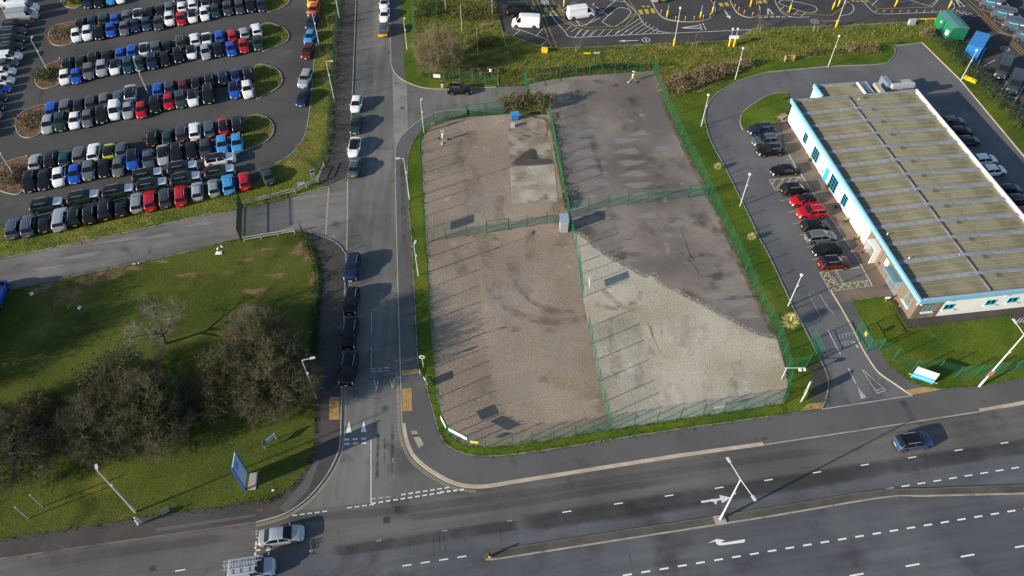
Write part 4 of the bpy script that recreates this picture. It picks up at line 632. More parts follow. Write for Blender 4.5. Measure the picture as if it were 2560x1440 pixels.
for x, y, s, lb in ((2382, 303, 'Vh', 'slate hatchback, farthest in the shade behind the building'), (2402, 328, 'Kh', 'black hatchback, second in the shade behind the building'), (2420, 352, 'Nh', 'navy hatchback, third in the shade behind the building'), (2461, 398, 'Wh', 'white hatchback in the shade, upper of two'), (2483, 425, 'Wh', 'white hatchback in the shade, lower of two'), (2523, 474, 'Kh', 'black hatchback in the shade below the white pair'), (2545, 502, 'Ku', 'black SUV in the shade near the right edge'), (2566, 530, 'Rh', 'red hatchback half hidden at the right edge')): car(x, y, s, R(7), lb, 'cars shaded by the white building', z=.025)
car(703, 1338, 'Ss', R(8.5), 'silver saloon driving on the main road', z=.01); car(2284, 1103, 'ZuK', R(8.5), 'blue-grey hatchback-style SUV driving on the main road at right', z=.01)
# silver van with roof rack and ladders
lv = car(630, 1420, 'Sv', R(8.5), 'silver van carrying ladders on its roof at the bottom edge', z=.01, zc=1.)
rk = MB()
for x in (-1.9, -1.1, -.3, .5): rk.box((x, 0, 1.93), (.05, 1.6, .05))
for s in (-.78, .78): rk.box((-.7, s, 1.96), (2.9, .05, .04))
part('roof_rack', rk, M_galv, lv)
st = MB(); st.box((-1.0, -.925, .95), (1.5, .012, .35)); part('livery_stripe', st, flat('purple_print', (.18, .10, .5), .5), lv)
def ladder(loc, rz, L, lb):
    t = thing('ladder', lb, 'ladder', loc, rz, 'ladders on the van')
    for s in (-.19, .19): part('stile', MB().box((0, s, 0), (L, .04, .07)), M_galv, t)
    rg = MB().box((0, 0, 0), (.035, .36, .035)).mesh('rung')
    for i in range(int(L/.28)): link('rung', rg, t, M_galv, (-L/2+.18+i*.28, 0, 0))
lp = lv.location; cc, ss = math.cos(R(8.5)), math.sin(R(8.5))
for ox, oy, oz, L, lb in ((-.75, .48, 2.03, 3.9, 'long aluminium ladder on the far side of the van roof'), (-.9, -.05, 2.03, 3.4, 'aluminium ladder on the middle of the van roof')): ladder((lp.x+ox*cc-oy*ss, lp.y+ox*ss+oy*cc, lp.z+oz), R(8.5), L, lb)
# vans of the delivery lot
car(1315, 53, 'Wp', R(175), 'white panel van with raised roof, left side of the delivery lot', z=.005, zc=1.1); car(1303, 24, 'Kp', R(0), 'black panel van behind the white van in the delivery lot', z=.005, zc=1.1); car(1453, 30, 'Wp', R(14), 'white panel van parked between bay lines in the delivery lot', z=.005, zc=1.1)
M_teal = flat('print_teal', (.04, .55, .72), .5, 0, .4, 0, 0)
for i, (x, y) in enumerate(((2488, 10), (2517, 37), (2546, 64), (2575, 92))):
    v = car(x, y, 'Vp', R(-28), 'slate delivery van with teal print, %s in the top right row' % ORD[i], 'slate delivery vans', z=.005, zc=1.1)
    for s in (-1, 1):
        mb = MB(); P = [(-1.9+k*.2, .10*math.sin(k/8*math.pi)) for k in range(9)]
        for (xa, za), (xb, zb_) in zip(P, P[1:]): mb.quad((xa, s*1.012, 1.72-za), (xb, s*1.012, 1.72-zb_), (xb, s*1.012, 1.90-zb_), (xa, s*1.012, 1.90-za))
        mb.box((-.35, s*1.005, 1.75), (.25, .02, .2)); part('printed_arrow', mb, M_teal, v); part('printed_panel', MB().box((.5, s*1.005, 1.7), (.7, .02, .3)).box((.2, s*1.005, .95), (1.1, .02, .1)), M_platew, v)
for x, y, s, lb in ((2508, 168, 'Dp', 'charcoal van, farthest of three parked by the hedge'), (2537, 205, 'Dp', 'charcoal van, second of three parked by the hedge'), (2567, 262, 'Dp', 'charcoal van at the right edge by the hedge')): car(x, y, s, R(-122), lb, 'charcoal vans by the hedge', z=.005, zc=1.1)
car(-14, 738, 'Bp', R(100), 'bright blue van cut by the left edge on the access road', z=.01, zc=1.)
# ------------------------------------------------------------------ the white building
BB = Vector((52.03, 59.45, 0)); BRZ = R(7.15)
bld = thing('health_building', 'long low white building with sky-blue fascia and mossy ribbed roof', 'building', BB, BRZ)
LB, WBD = 44.4, 22.4
M_wall = surf('white_render', (.76, .76, .75), (.82, .82, .80), .4, [((.66, .65, .62), .6, .62, .8)], (4, .04)); M_fasc = flat('fascia_blue', (.24, .54, .74), .45, 0, .5, 0, .04); M_cap = surf('roof_capping', (.232, .249, .280), (.301, .318, .344), .8, [((.138, .138, .120), 1.4, .56, .7)], (6, .15)); M_ridge = flat('ridge_grey', (.13, .145, .165), .6)
M_roof = surf('roof_sheet', (.197, .184, .125), (.276, .261, .181), .3, [((.167, .167, .053), .2, .52, .70), ((.335, .329, .233), .6, .62, .76), ((.126, .120, .080), .35, .60, .75)], (7, .25)); M_blued = flat('frame_blue', (.03, .42, .62), .5)
part('wall', MB().box((.55, LB/2, 1.85), (.2, LB-1.0, 3.7)), M_wall, bld); part('wall', MB().box((WBD/2, .55, 1.851), (WBD-1.0-.2, .2, 3.7)), M_wall, bld)
part('wall', MB().box((WBD-.4, LB/2, 1.85), (.2, LB-.8, 3.7)), M_wall, bld); part('wall', MB().box((WBD/2, LB-.4, 1.851), (WBD-1.2, .2, 3.7)), M_wall, bld); part('wall', MB().box((9.45, LB+1.75, 1.85), (7.5, 3.3, 3.7)), M_wall, bld)
part('plinth', MB().box((.43, LB/2, .12), (.06, LB-1.0, .25)), M_wood, bld)
bd1 = MB().box((0, 0, 0), (.035, 13.6, .14)).mesh('board'); bd2 = MB().box((0, 0, 0), (3.6, .035, .14)).mesh('board')
for i in range(24):
    link('board', bd1, bld, M_wood, (.43+random.uniform(-.006, .006), .44+6.8, .18+i*.15)); link('board', bd2, bld, M_wood, (.46+1.8, .43+random.uniform(-.006, .006), .18+i*.15))
# fascia and parapets
part('fascia', MB().add([(0, 0, 4.35), (.28, .28, 4.35), (.28, LB, 4.35), (0, LB, 4.35), (.10, .10, 3.58), (.5, .5, 3.58), (.5, LB, 3.58), (.10, LB, 3.58)], [(0, 3, 2, 1)[::-1], (4, 0, 1, 5), (0, 4, 7, 3), (1, 2, 6, 5), (4, 5, 6, 7), (3, 7, 6, 2)]), M_fasc, bld)
part('fascia', MB().add([(.003, -.001, 4.352), (WBD, -.001, 4.352), (WBD, .28, 4.352), (.283, .28, 4.352), (.103, .10, 3.58), (WBD, .10, 3.58), (WBD, .5, 3.58), (.5, .5, 3.58)], [(0, 1, 2, 3), (0, 4, 5, 1), (1, 5, 6, 2), (2, 6, 7, 3), (4, 7, 6, 5)]), M_fasc, bld)
part('coping', MB().box((WBD/2, .42, 4.2), (WBD-1, .14, .12)), M_galv, bld)
part('parapet', MB().box((WBD-.12, LB/2, 3.95), (.24, LB, .5)), M_wall, bld); part('parapet', MB().box((WBD/2-.1, LB-.14, 3.93), (WBD-.6, .26, .34)), M_cap, bld)
RX0, RXR, RX1 = .5, 10.0, WBD-.24; ZE, ZR = 3.68, 4.0; bayw = (LB-.9)/13
def ribs(x0, x1, z0, z1, wd):
    mb = MB(); prof = []; n = 15; s = wd/n
    for i in range(n): prof += [(i*s, 0), (i*s+s*.45, 0), (i*s+s*.58, .075), (i*s+s*.87, .075)]
    prof.append((wd, 0)); m = len(prof)
    mb.add([(x0, y, z0+z) for y, z in prof]+[(x1, y, z1+z) for y, z in prof], [(i, m+i, m+i+1, i+1) for i in range(m-1)]); return mb.mesh('roof_sheet')
rsl = ribs(RX0, RXR, ZE, ZR, bayw); rsr = ribs(RXR, RX1, ZR, ZE, bayw)
def slab2(x0, x1, z0, z1, w_, h): return MB().add([(x0, -w_/2, z0), (x1, -w_/2, z1), (x1, w_/2, z1), (x0, w_/2, z0), (x0, -w_/2, z0+h), (x1, -w_/2, z1+h), (x1, w_/2, z1+h), (x0, w_/2, z0+h)], [(4, 5, 6, 7), (0, 1, 5, 4), (1, 2, 6, 5), (2, 3, 7, 6), (3, 0, 4, 7)])
cpl = slab2(RX0, RXR, ZE, ZR, .66, .17).mesh('capping'); cpr = slab2(RXR, RX1, ZR, ZE, .66, .17).mesh('capping'); rdg = MB().tube((0, .26, 0), (0, bayw-.26, 0), .17, n=8).mesh('ridge_cap', True)
jl = slab2(RX0, RXR, ZE+.078, ZR+.078, .035, .02).mesh('sheet_joint'); jr = slab2(RXR, RX1, ZR+.078, ZE+.078, .035, .02).mesh('sheet_joint'); M_joint = flat('joint_pale', (.43, .42, .32), .7)
for i in range(13):
    y = .5+i*bayw; link('roof_sheet', rsl, bld, M_roof, (0, y, 0)); link('roof_sheet', rsr, bld, M_roof, (0, y, 0)); link('ridge_cap', rdg, bld, M_ridge, (RXR, y, ZR+.06))
    for k in (1, 2):
        link('sheet_joint', jr, bld, M_joint, (0, y+bayw*k/3, 0)); link('sheet_joint', jl, bld, M_joint, (0, y+bayw*k/3, 0))
    if i: link('capping', cpl, bld, M_cap, (0, y, 0)); link('capping', cpr, bld, M_cap, (0, y, 0))
link('roof_sheet', ribs(5.9, 13.2, 3.72, 3.8, 3.1), bld, M_roof, (0, LB+.05, 0)); part('fascia', MB().box((5.6, LB+1.75, 4.0), (.3, 3.4, .75)), M_fasc, bld); part('parapet', MB().box((13.3, LB+1.7, 3.95), (.22, 3.3, .4)), M_wall, bld); part('parapet', MB().box((9.5, LB+3.42, 3.93), (7.6, .2, .34)), M_cap, bld)
def vent(x, y, h, s=.08): part('vent_pipe', MB().tube((x, y, 3.7), (x, y, 3.85+h), s, n=8).tube((x, y, 3.85+h), (x, y, 3.95+h), s*1.8, s*1.2, 8), M_white, bld, True)
for x, y in ((1.6, 12.3), (2.4, 7.6), (11.4, 43.0), (9.3, 7.2)): vent(x, y, .25, .06)
def window(side, c, zc, wd, h, nx, ny, sill=True, frame=None):
    frame = frame or M_blued
    f = MB(); t = .07
    def bx(mb, u, z, wu, hz, d, dep):
        if side == 'L': mb.box((.455-d, c+u, zc+z), (dep, wu, hz))
        else: mb.box((c+u, .455-d, zc+z), (wu, dep, hz))
    for s in (-1, 1): bx(f, s*(wd/2-t/2), 0, t, h, .04, .06); bx(f, 0, s*(h/2-t/2), wd-2*t, t, .041, .06)
    for i in range(1, nx): bx(f, -wd/2+wd*i/nx, 0, .05, h-2*t, .039, .05)
    for j in range(1, ny): bx(f, 0, -h/2+h*j/ny, wd-2*t, .05, .0385, .045)
    w_ = part('window', f, frame, bld)
    for i in range(nx):
        for j in range(ny):
            p_ = MB(); bx(p_, -wd/2+wd*(i+.5)/nx, -h/2+h*(j+.5)/ny, wd/nx-.05, h/ny-.05, .018, .02); part('pane', p_, M_glass, w_)
    if sill:
        s_ = MB(); bx(s_, 0, -h/2-.06, wd+.3, .08, .16, .3); part('sill', s_, M_white, w_)
for c, zc, wd, h, nx, ny in ((37.0, 1.75, 1.3, 1.7, 2, 3), (32.8, 1.7, 2.1, 2.1, 3, 4), (25.9, 1.6, 2.3, 2.4, 3, 4), (21.95, 1.75, 1.4, 1.9, 2, 4), (11.7, 1.7, 1.7, 2.0, 2, 3)): window('L', c, zc, wd, h, nx, ny, False)
window('L', 2.24, 1.8, 1.5, 1.3, 2, 1); window('L', 5.95, 1.45, 2.6, 2.5, 4, 2, False)
for c in (2.2, 5.12, 10.97, 14.03, 17.5): window('F', c, 1.95, 1.4, 1.0, 2, 1)
for y in (14.6, 19.5, 30.3, 35.2, 41.5): part('downpipe', MB().tube((.40, y, .1), (.40, y, 3.6), .05, n=6), M_white, bld)
part('door', MB().box((.42, 28.4, 1.25), (.06, 1.1, 2.3)), M_blued, bld); cn = part('canopy', MB().box((-.2, 5.95, 2.95), (1.3, 2.8, .06)), flat('canopy_glass', (.16, .22, .26), .1, 0, .6, 0, 0), bld); part('canopy_frame', MB().box((-.86, 5.95, 2.95), (.06, 2.9, .1)).box((-.2, 4.52, 2.95), (1.4, .06, .1)).box((-.2, 7.38, 2.95), (1.4, .06, .1)), M_blued, cn)
part('porch_frame', MB().box((.0, 10.7, 1.35), (.9, .1, 2.7)).box((.0, 12.75, 1.35), (.9, .1, 2.7)).box((.0, 11.7, 2.75), (1., 2.2, .1)), M_white, bld)
part('notice', MB().box((.38, 8.57, 2.3), (.04, .8, 1.1)), M_white, bld); part('notice_text', MB().box((.355, 8.57, 2.1), (.012, .6, .4)), flat('pink_print', (.75, .35, .32), .5), bld)
for y in (.3, 13.9): part('wall_lamp', MB().box((.1, y, 3.4), (.2, .2, .12)), M_white, bld)
for x in (.5, 4.2, 12): part('wall_lamp', MB().box((x, .1, 3.45), (.2, .2, .12)), M_white, bld)
# ventilation ducts behind the annex
for nm, lb, c, boxes in (('ventilation_duct', 'silver boxy ventilation duct, left of the two behind the building', (15.3, 46), [((.6, 2.6, 1.6), (2.2, 1.2, 2.6)), ((-.2, 1.0, 3.2), (.8, 3.2, .6)), ((1.5, .1, 3.4), (.8, 3.4, .6))]), ('ventilation_duct', 'pale L-shaped ventilation duct, right of the two behind the building', (19.6, 46), [((-.6, 2.2, 1.95), (.9, 2.6, 3.7)), ((1.6, .6, 3.5), (4.0, .8, .7)), ((2.9, 2.2, 1.5), (3.2, 2.2, 2.6))])):
    cx, cy = c; P0 = BB+Matrix.Rotation(BRZ, 3, 'Z') @ Vector((cx, cy, 0)); t = thing(nm, lb, 'duct', P0, BRZ, 'ventilation ducts')
    for i, (p_, d_) in enumerate(boxes): part(('housing', 'duct_run', 'duct_run')[i], MB().box((p_[0], p_[1], p_[2]-.0), d_), (flat('duct_steel', (.30, .35, .42), .45, .4), M_galv, flat('duct_tan', (.42, .38, .30), .5))[i], t)
# ------------------------------------------------------------------ fences
def panel_mesh(h=2.4, wd=2.5, nv=42, nh=11, r=.0037):
    mb = MB()
    for i in range(nv+1): x = wd*i/nv; mb.tube((x, 0, .03), (x, 0, h), r, n=3, cap=False)
    for j in range(nh+1): z = .05+(h-.06)*j/nh; mb.tube((0, 0, z), (wd, 0, z), r*1.15, n=3, cap=False)
    return mb.mesh('mesh_panel')
PAN = panel_mesh(); POST = MB().box((0, 0, 1.25), (.085, .085, 2.5)).mesh('post'); PANG = panel_mesh(2.2, 2.5, 50, 12, .0048)
def fence(label, pts, z=.1, group='green mesh fences', step=2.5, pan=PAN, m=M_green, last=True, name='mesh_fence'):
    P = GP(pts); t = thing(name, label, 'fence', (P[0].x, P[0].y, z), 0, group); k = 0
    for a, b in zip(P, P[1:]):
        L = (b-a).length; n = max(1, round(L/step)); rz = math.atan2((b-a).y, (b-a).x)
        for i in range(n):
            q = a.lerp(b, i/n)-P[0]; link('post', POST, t, m, (q.x, q.y, 0), rz); o = link('mesh_panel', pan, t, m, (q.x, q.y, 0), rz); o.scale.x = L/n/2.5
    if last: q = P[-1]-P[0]; link('post', POST, t, m, (q.x, q.y, 0), rz)
    return t
fence('green mesh fence along the west side of the gravel yard', W_F); fence('green mesh fence along the south side facing the main road', [(1122, 1091), (1140, 1103), (1165, 1113), (1215, 1119), (1280, 1115), (1330, 1107), (1435, 1091), (1526, 1075), (1755, 1041), (1957, 1011)])
fence('green mesh fence along the lawn on the east side of the yards', E_F); fence('green mesh fence closing the north end of the asphalt yard', [(1637, 188), (1632, 178), (1440, 192), (1360, 202), (1318, 212)], z=.13)
fence('green mesh fence between gravel and asphalt yards, far stretch beside the shed', MID_U); fence('green mesh fence between gravel and pale gravel, near stretch', MID_L)
fence('green mesh fence crossing the gravel yard, left of the small gate', [(1070, 606), (1115, 599), (1217, 584)]); fence('green mesh fence crossing the gravel yard, right of the small gate', [(1272, 576), (1317, 569), (1366, 561), (1397, 557)])
fence('green mesh fence crossing the asphalt yard', [(1424, 533), (1470, 526), (1567, 514), (1665, 503), (1719, 496)]); fence('green mesh fence behind the lawn at the yard entrance corner', [(1022, -200), (1031, 0), (1034, 87), (1042, 150), (1050, 192), (1074, 197), (1150, 202), (1245, 217)])
fence('green mesh fence along the front lawn of the white building', [(2166, 880), (2197, 876), (2232, 899), (2279, 929), (2339, 931), (2386, 946), (2436, 942), (2532, 930), (2700, 905)]); fence('short green mesh fence joining the left entrance gate', [(1968, 925), (2015, 917), (2048, 901)])
fence('ivy-grown green mesh fence along the far pavement of the side road', [(866, -300), (853, 0), (844, 80), (837, 160), (833, 250), (824, 350), (822, 385), (812, 408), (796, 440)], m=M_dkgreen); fence('green mesh fence between field and side road pavement', [(757, 588), (778, 625), (790, 655), (799, 700), (797, 745), (788, 830), (787, 930)], m=M_dkgreen)
fence('green mesh fence along the hedge on the right edge', [(2310, 100), (2345, 110), (2400, 160), (2457, 215), (2560, 325), (2700, 478)], m=M_dkgreen)
def gate(label, a, b, h=2.3, m=M_green, z=.1, pan=PANG, bars=0, name='mesh_gate'):
    A = G(*a); B = G(*b); L = (B-A).length; t = thing(name, label, 'gate', (A.x, A.y, z), math.atan2((B-A).y, (B-A).x))
    part('frame', MB().box((.04, 0, h/2+.1), (.08, .08, h)).box((L-.04, 0, h/2+.1), (.08, .08, h)).box((L/2, 0, .14), (L-.17, .07, .07)).box((L/2, 0, h+.06), (L-.17, .07, .07)).box((L/2, 0, h*.55), (L-.17, .06, .06 if not bars else .12)), m, t)
    if bars:
        bm_ = MB().box((0, 0, h/2+.1), (.085, .04, h+.25)).mesh('bar')
        for i in range(bars): link('bar', bm_, t, m, (.12+(L-.24)*i/(bars-1), 0, 0))
    else: o = link('mesh_infill', pan, t, m, (.08, 0, .1)); o.scale.x = (L-.16)/2.5; o.scale.z = (h-.05)/2.2
    return t
gate('wide green gate at the gravel yard entrance', (1168, 293), (1212, 289)); gate('wide green gate leaf next to the hedge at the yard entrance', (1214, 288.5), (1259, 284)); gate('small green gate in the fence across the gravel yard', (1217, 584), (1271, 576)); gate('green gate at the right end of the asphalt yard fence', (1720, 496), (1768, 489))
gate('open green gate leaf on the left of the site entrance', (2048, 901), (2026, 851)); g2 = gate('open green gate leaf with yellow notice, right of the site entrance', (2166, 880), (2138, 831)); part('notice', MB().box((1.6, -.06, 1.6), (.5, .03, .7)), M_plate, g2); gate('green gate standing open at the hedge corner of the asphalt yard', (1319, 230), (1311, 207)); gate('green gate open at the north corner of the rough grass', (1246, 220), (1244, 196))
gate('dark steel palisade gate across the access road', (606, 513), (603, 603), 2.4, M_dkgreen, .02, bars=34, name='palisade_gate')
def rails(label, pts, n=2, m=M_rail, z=.09):
    P = GP(pts); t = thing('crash_rail', label, 'barrier', (P[0].x, P[0].y, z), 0, 'pale barrier rails')
    for a, b in zip(P, P[1:]):
        L = (b-a).length; rz = math.atan2((b-a).y, (b-a).x); k = max(1, round(L/2.4))
        for i in range(k+1): q = a.lerp(b, i/k)-P[0]; part('post', MB().box((q.x, q.y, .5), (.1, .1, 1.0), rz), m, t)
        for j in range(n): q = (a+b)/2-P[0]; part('rail', MB().box((q.x, q.y, .92-.42*j), (L, .06, .12), rz), m, t)
rails('pale two-rail barrier from the palisade gate up the entrance verge', [(612, 516), (740, 484), (796, 457)]); rails('pale two-rail barrier turning the entrance corner by the round sign', [(796, 456), (812, 420)]); rails('low pale rail on the near side of the palisade gate', [(612, 606), (738, 585)])
# ------------------------------------------------------------------ lamp posts
def lamp(px, py, h, label, arm=None, kind='flat', m=M_lampw, base=None, z=.1, r=.072, box_=True):
    p = G(px, py, z); t = thing('lamp_post', label, 'lamp post', (p.x, p.y, z), 0, 'lamp posts'); part('post', MB().tube((0, 0, 0), (0, 0, 1.4), r*1.25, n=8).tube((0, 0, 1.4), (0, 0, h), r, r*.6, 8), m, t)
    if base: part('base_sleeve', MB().tube((0, 0, 0), (0, 0, 1.5), .2, .19, 10).tube((0, 0, 1.5), (0, 0, 1.6), .19, .08, 10), base, t)
    arms = arm if isinstance(arm, list) else [arm] if arm else [(0, 0)]
    for az, L in arms:
        d = Vector((math.cos(R(az)), math.sin(R(az)), 0)); e = Vector((0, 0, h))+d*L+Vector((0, 0, L*.06))
        if L: part('arm', MB().tube((0, 0, h-.03), e, .045, .04, 6), m, t)
        if kind == 'flat': part('lantern', MB().box(e+d*.28+Vector((0, 0, .03)), (.6, .26, .1), R(az)), m, t)
        else: part('lantern', MB().tube(e-Vector((0, 0, .05)), e+Vector((0, 0, .18)), .16, .27, 10).tube(e+Vector((0, 0, .18)), e+Vector((0, 0, .32)), .27, .12, 10), m, t, True)
    if box_: part('control_box', MB().box((.1, 0, h*.68), (.2, .16, .22)), m, t)
    return t
lamp(339, 1280, 9.6, 'tall lamp post on the lower left field edge', (120, .2), r=.1); lamp(1800, 1299, 9.5, 'tall double-armed lamp post on the central reservation', [(112, 1.9), (-68, 1.9)], z=.12, r=.11); part('plinth', MB().box((0, 0, .06), (1.2, .9, .1), R(8)), M_kerb, bpy.data.objects['lamp_post.001'])
lamp(2448, 966, 10.5, 'tall lamp post with red and white notice at the right edge', (100, 1.6), r=.11); nb = bpy.data.objects['lamp_post.002']; part('notice', MB().box((-.1, -.16, 3.0), (.75, .03, .9), R(8)), flat('notice_red', (.75, .25, .24), .5), nb)
lamp(791, 996, 8., 'lamp post with round blue sign beside the dark bare trees', (12, .9)); s4 = bpy.data.objects['lamp_post.003']; part('round_sign', MB().tube((0, -.13, 2.6), (0, -.16, 2.6), .33, n=16), M_blue, s4); part('round_sign_rim', MB().tube((0, -.125, 2.6), (0, -.13, 2.6), .38, n=16), M_white, s4)
for x, y, h, az, lb in ((1024, 498, 7.9, 180, 'lamp post on the grass strip opposite the access road mouth'), (837, 255, 8., 5, 'lamp post on the far pavement beside the white hatchback'), (849, 47, 8., 5, 'lamp post on the far pavement near the top edge')): lamp(x, y, h, lb, (az, .6))
for x, y, h, lb in ((1018, 124, 6., 'lamp post on the verge below the round bare tree'), (1060, 330, 6., 'lamp post at the curve of the yard fence'), (1046, 689, 6., 'lamp post with cameras on the grass strip by the gravel yard')): lamp(x, y, h, lb, (80, .35), 'flat')
for x, y, lb in ((1838, 198, 'white lamp post behind the brambles on the curving lawn'), (1753, 316, 'white lamp post where the drive bends round the lawn'), (1850, 515, 'white lamp post on the lawn strip opposite the red cars'), (1970, 765, 'white lamp post next to the spiky yellow plant'), (2070, 167, 'white lamp post beside the wooden bench frame'), (2401, 203, 'white lamp post at the corner kerb by the container')): lamp(x, y, 6.1, lb, None, 'round')
for x, y, h, az, lb in ((125, 186, 7., 100, 'car park lamp post on the second left island'), (372, 237, 7., 100, 'car park lamp post among the third row cars'), (36, 438, 6.5, 100, 'car park lamp post on the fourth left island'), (799, 116, 7., 190, 'lamp post leaning over the sky-blue hatchback'), (24, 53, 7, 100, 'lamp post among the vans in the top left corner')): lamp(x, y, h, lb, (az, .5))
for x, y, h, lb in ((1684, 115, 7.6, 'yellow-footed lamp post on the kerb of the delivery lot'), (2089, 69, 7.6, 'yellow-footed lamp post near the speed roundel')): lamp(x, y, h, lb, None, 'round', base=M_yel, z=.05)
for x, y, h, lb in ((1822, 117, 3.6, 'left of two yellow-footed sign posts on the rough grass'), (1834, 117, 3.6, 'right of two yellow-footed sign posts on the rough grass')):
    t = lamp(x, y, h, lb, None, 'round', base=M_yel, z=.12, r=.05, box_=False); t['category'] = 'post'; t['group'] = 'yellow-footed posts'
    part('sign_plate', MB().box((.1, .02, 2.0), (.9, .04, .7)), M_platew, t)
def bollard(px, py, h, label, m, cat='bollard', grp='bollards', r=.16):
    p = G(px, py, .02); t = thing('bollard', label, cat, p, 0, grp); part('shaft', MB().tube((0, 0, 0), (0, 0, h), r, r*.95, 10).tube((0, 0, h), (0, 0, h+.08), r*.95, r*.4, 10), m, t, True); part('pole', MB().tube((0, 0, h), (0, 0, h+1.3), .05, n=6), M_galv, t)
for i, (x, y) in enumerate(((1667, 44), (1750, 47), (1780, 35), (1973, 30), (2081, 24), (2237, 17), (2371, 21), (1875, 18), (2095, 16), (1410, 16), (2500, 18))): bollard(x, y, 1.5, 'yellow post sleeve, %s of those between the delivery bays, left to right' % ORD[sorted([1667, 1750, 1780, 1973, 2081, 2237, 2371, 1875, 2095, 1410, 2500]).index(x)], M_yel, grp='yellow post sleeves')
OB = [(1652, 36), (1688, 52), (1712, 53), (1734, 52), (1757, 49), (1774, 45), (1836, 22), (1845, 29), (1859, 37), (1880, 42), (1897, 28), (1890, 15)]
for i, (x, y) in enumerate(OB):
    p = G(x, y, .02); t = thing('bollard', 'orange marker bollard, %s of those round the delivery islands' % ORD[i], 'bollard', p, 0, 'orange marker bollards'); part('shaft', MB().tube((0, 0, 0), (0, 0, .75), .07, .055, 8), M_orange, t, True); part('cap', MB().tube((0, 0, .75), (0, 0, 1.0), .055, .05, 8), M_white, t, True)
# traffic island kerbs in the delivery lot
for p, lb in (([(1624, -6), (1640, 24), (1652, 40), (1672, 50), (1708, 55), (1746, 54), (1775, 47), (1788, 33), (1786, 15), (1770, -8)], 'round-nosed kerbed island left of two in the delivery lot'), ([(1822, -6), (1834, 20), (1848, 36), (1870, 44), (1890, 42), (1901, 32), (1898, 15), (1885, -8)], 'round-nosed kerbed island right of two in the delivery lot')):
    o = sheet('traffic_island', cr(p, 3), .1, M_lot, thick=.11, label=lb); kerb(p, o, M_kerb, .14, z=.12, smooth=3)
def cone(x, y, lb, m=M_red, h=.8):
    p = G(x, y, .01); t = thing('traffic_cone', lb, 'cone', p, 0, 'traffic cones'); part('cone', MB().tube((0, 0, .04), (0, 0, h), .17, .03, 10), m, t, True); part('base', MB().box((0, 0, .02), (.42, .42, .04)), m, t); part('band', MB().tube((0, 0, h*.45), (0, 0, h*.65), .115, .085, 10), M_white, t, True)
cone(1484, 15, 'red cone behind the white delivery van'); cone(152, 150, 'red cone on the second left island', M_red); cone(70, 394, 'red cone on the fourth left island', M_red)
for i, (x, y) in enumerate(((2439, 185), (2442, 187))): cone(x, y, ('left', 'right')[i]+' of two white and red cones by the hedge', M_white)
# ------------------------------------------------------------------ signs
def board(name, label, a, b, z0, z1, mat, thick=.06, cat='sign', group=None, legs=True, lm=None, gz=0.):
    """upright panel standing over the line a-b, legs down to the ground"""
    A = Vector((a.x, a.y, gz)); B = Vector((b.x, b.y, gz)); L = (B-A).length; t = thing(name, label, cat, A, math.atan2((B-A).y, (B-A).x), group)
    part('panel', MB().box((L/2, 0, (z0+z1)/2), (L, thick, z1-z0)), mat, t)
    if legs:
        for x in (.06 if L < 3 else .3, L-(.06 if L < 3 else .3)): part('leg', MB().box((x, thick/2+.045, z1/2), (.08, .08, z1)), lm or M_galv, t)
    return t, L
bs, L = board('site_sign', 'large blue and pale blue sign board on the field', G(614, 1226), G(620, 1186), .5, 5.1, M_pale, .12, lm=M_blue, gz=.09)
for x in (-.02, L+.02): part('edge_post', MB().box((x, 0, 2.6), (.16, .2, 5.2)), M_blue, bs)
part('heading', MB().box((L/2, -.066, 4.75), (L-.3, .012, .12)), M_blue, bs); part('rule', MB().box((L/2, -.066, 3.6), (L-.5, .012, .06)), M_blue, bs)
for k in range(5): part('print_line', MB().box((L*.45-.1*(k % 2), -.066, 4.45-.16*k), (L*.55-.2*(k % 3), .012, .05)), M_blue, bs)
part('footing', MB().box((L/2, -.7, .05), (L+.1, .9, .1)), M_kerb, bs)
ss, L = board('direction_sign', 'small pale blue sign with dark logo end on the field', G(664, 1124), G(694, 1098), .75, 1.35, M_pale, .05, gz=.09); part('logo_block', MB().box((.22, 0, 1.05), (.44, .07, .6)), flat('sign_navy', (.01, .03, .16), .5), ss); part('lettering', MB().box((L*.6, -.032, 1.05), (L*.5, .012, .12)), M_blue, ss); part('logo_tick', MB().box((.16, -.04, 1.03), (.06, .012, .22), 0, 0, R(-25)).box((.27, -.04, 1.05), (.06, .012, .3), 0, 0, R(25)), M_white, ss)
us, L = board('entrance_sign', 'white and sky-blue entrance sign on the front lawn', G(2278, 941, .35), G(2331, 959, .35), 1.15, 2.3, M_white, .1, gz=.1, lm=M_white); part('blue_band', MB().box((L/2, 0, .7), (L, .102, .896)), M_sky, us); text('Plymouth Dialysis Unit', .36, M_platew, us, Matrix.Translation((L/2, -.056, .64)) @ Matrix.Rotation(R(90), 4, 'X'), 'lettering')
board('entrance_sign', 'tall white board seen edge-on left of the site entrance', G(2001, 1008), G(2011, 984), .3, 2.6, M_white, .07, gz=.1)
def hung(label, a, b, z0, z1, mat, extra=None, name='fence_sign'): return board(name, label, G(*a, z1), G(*b, z1), z0-.1, z1-.1, mat, .03, legs=False, gz=.1)
b1, L = hung('long white banner on the rounded fence corner', (1121, 1070), (1166.5, 1094), 1.85, 2.45, M_white); part('small_print', MB().box((L*.85, -.02, 2.1), (.4, .012, .12)), M_black, b1)
hung('white banner edge-on at the start of the fence corner', (1101, 1039), (1113.5, 1063), 1.6, 2.4, M_white); b3, L = hung('yellow sign with pale border on the fence corner', (1176, 1103), (1194.5, 1105), 1.15, 1.55, M_yel); part('border', MB().box((L/2, .018, 1.25), (L+.1, .02, .5)), M_platew, b3)
b4, L = hung('white lettered sign on the south fence', (1787, 1017), (1813, 1013), 1.2, 1.65, M_white); part('lettering', MB().box((L/2, -.022, 1.42), (L*.7, .012, .06)).box((L/2, -.022, 1.28), (L*.5, .012, .06)), M_galv, b4)
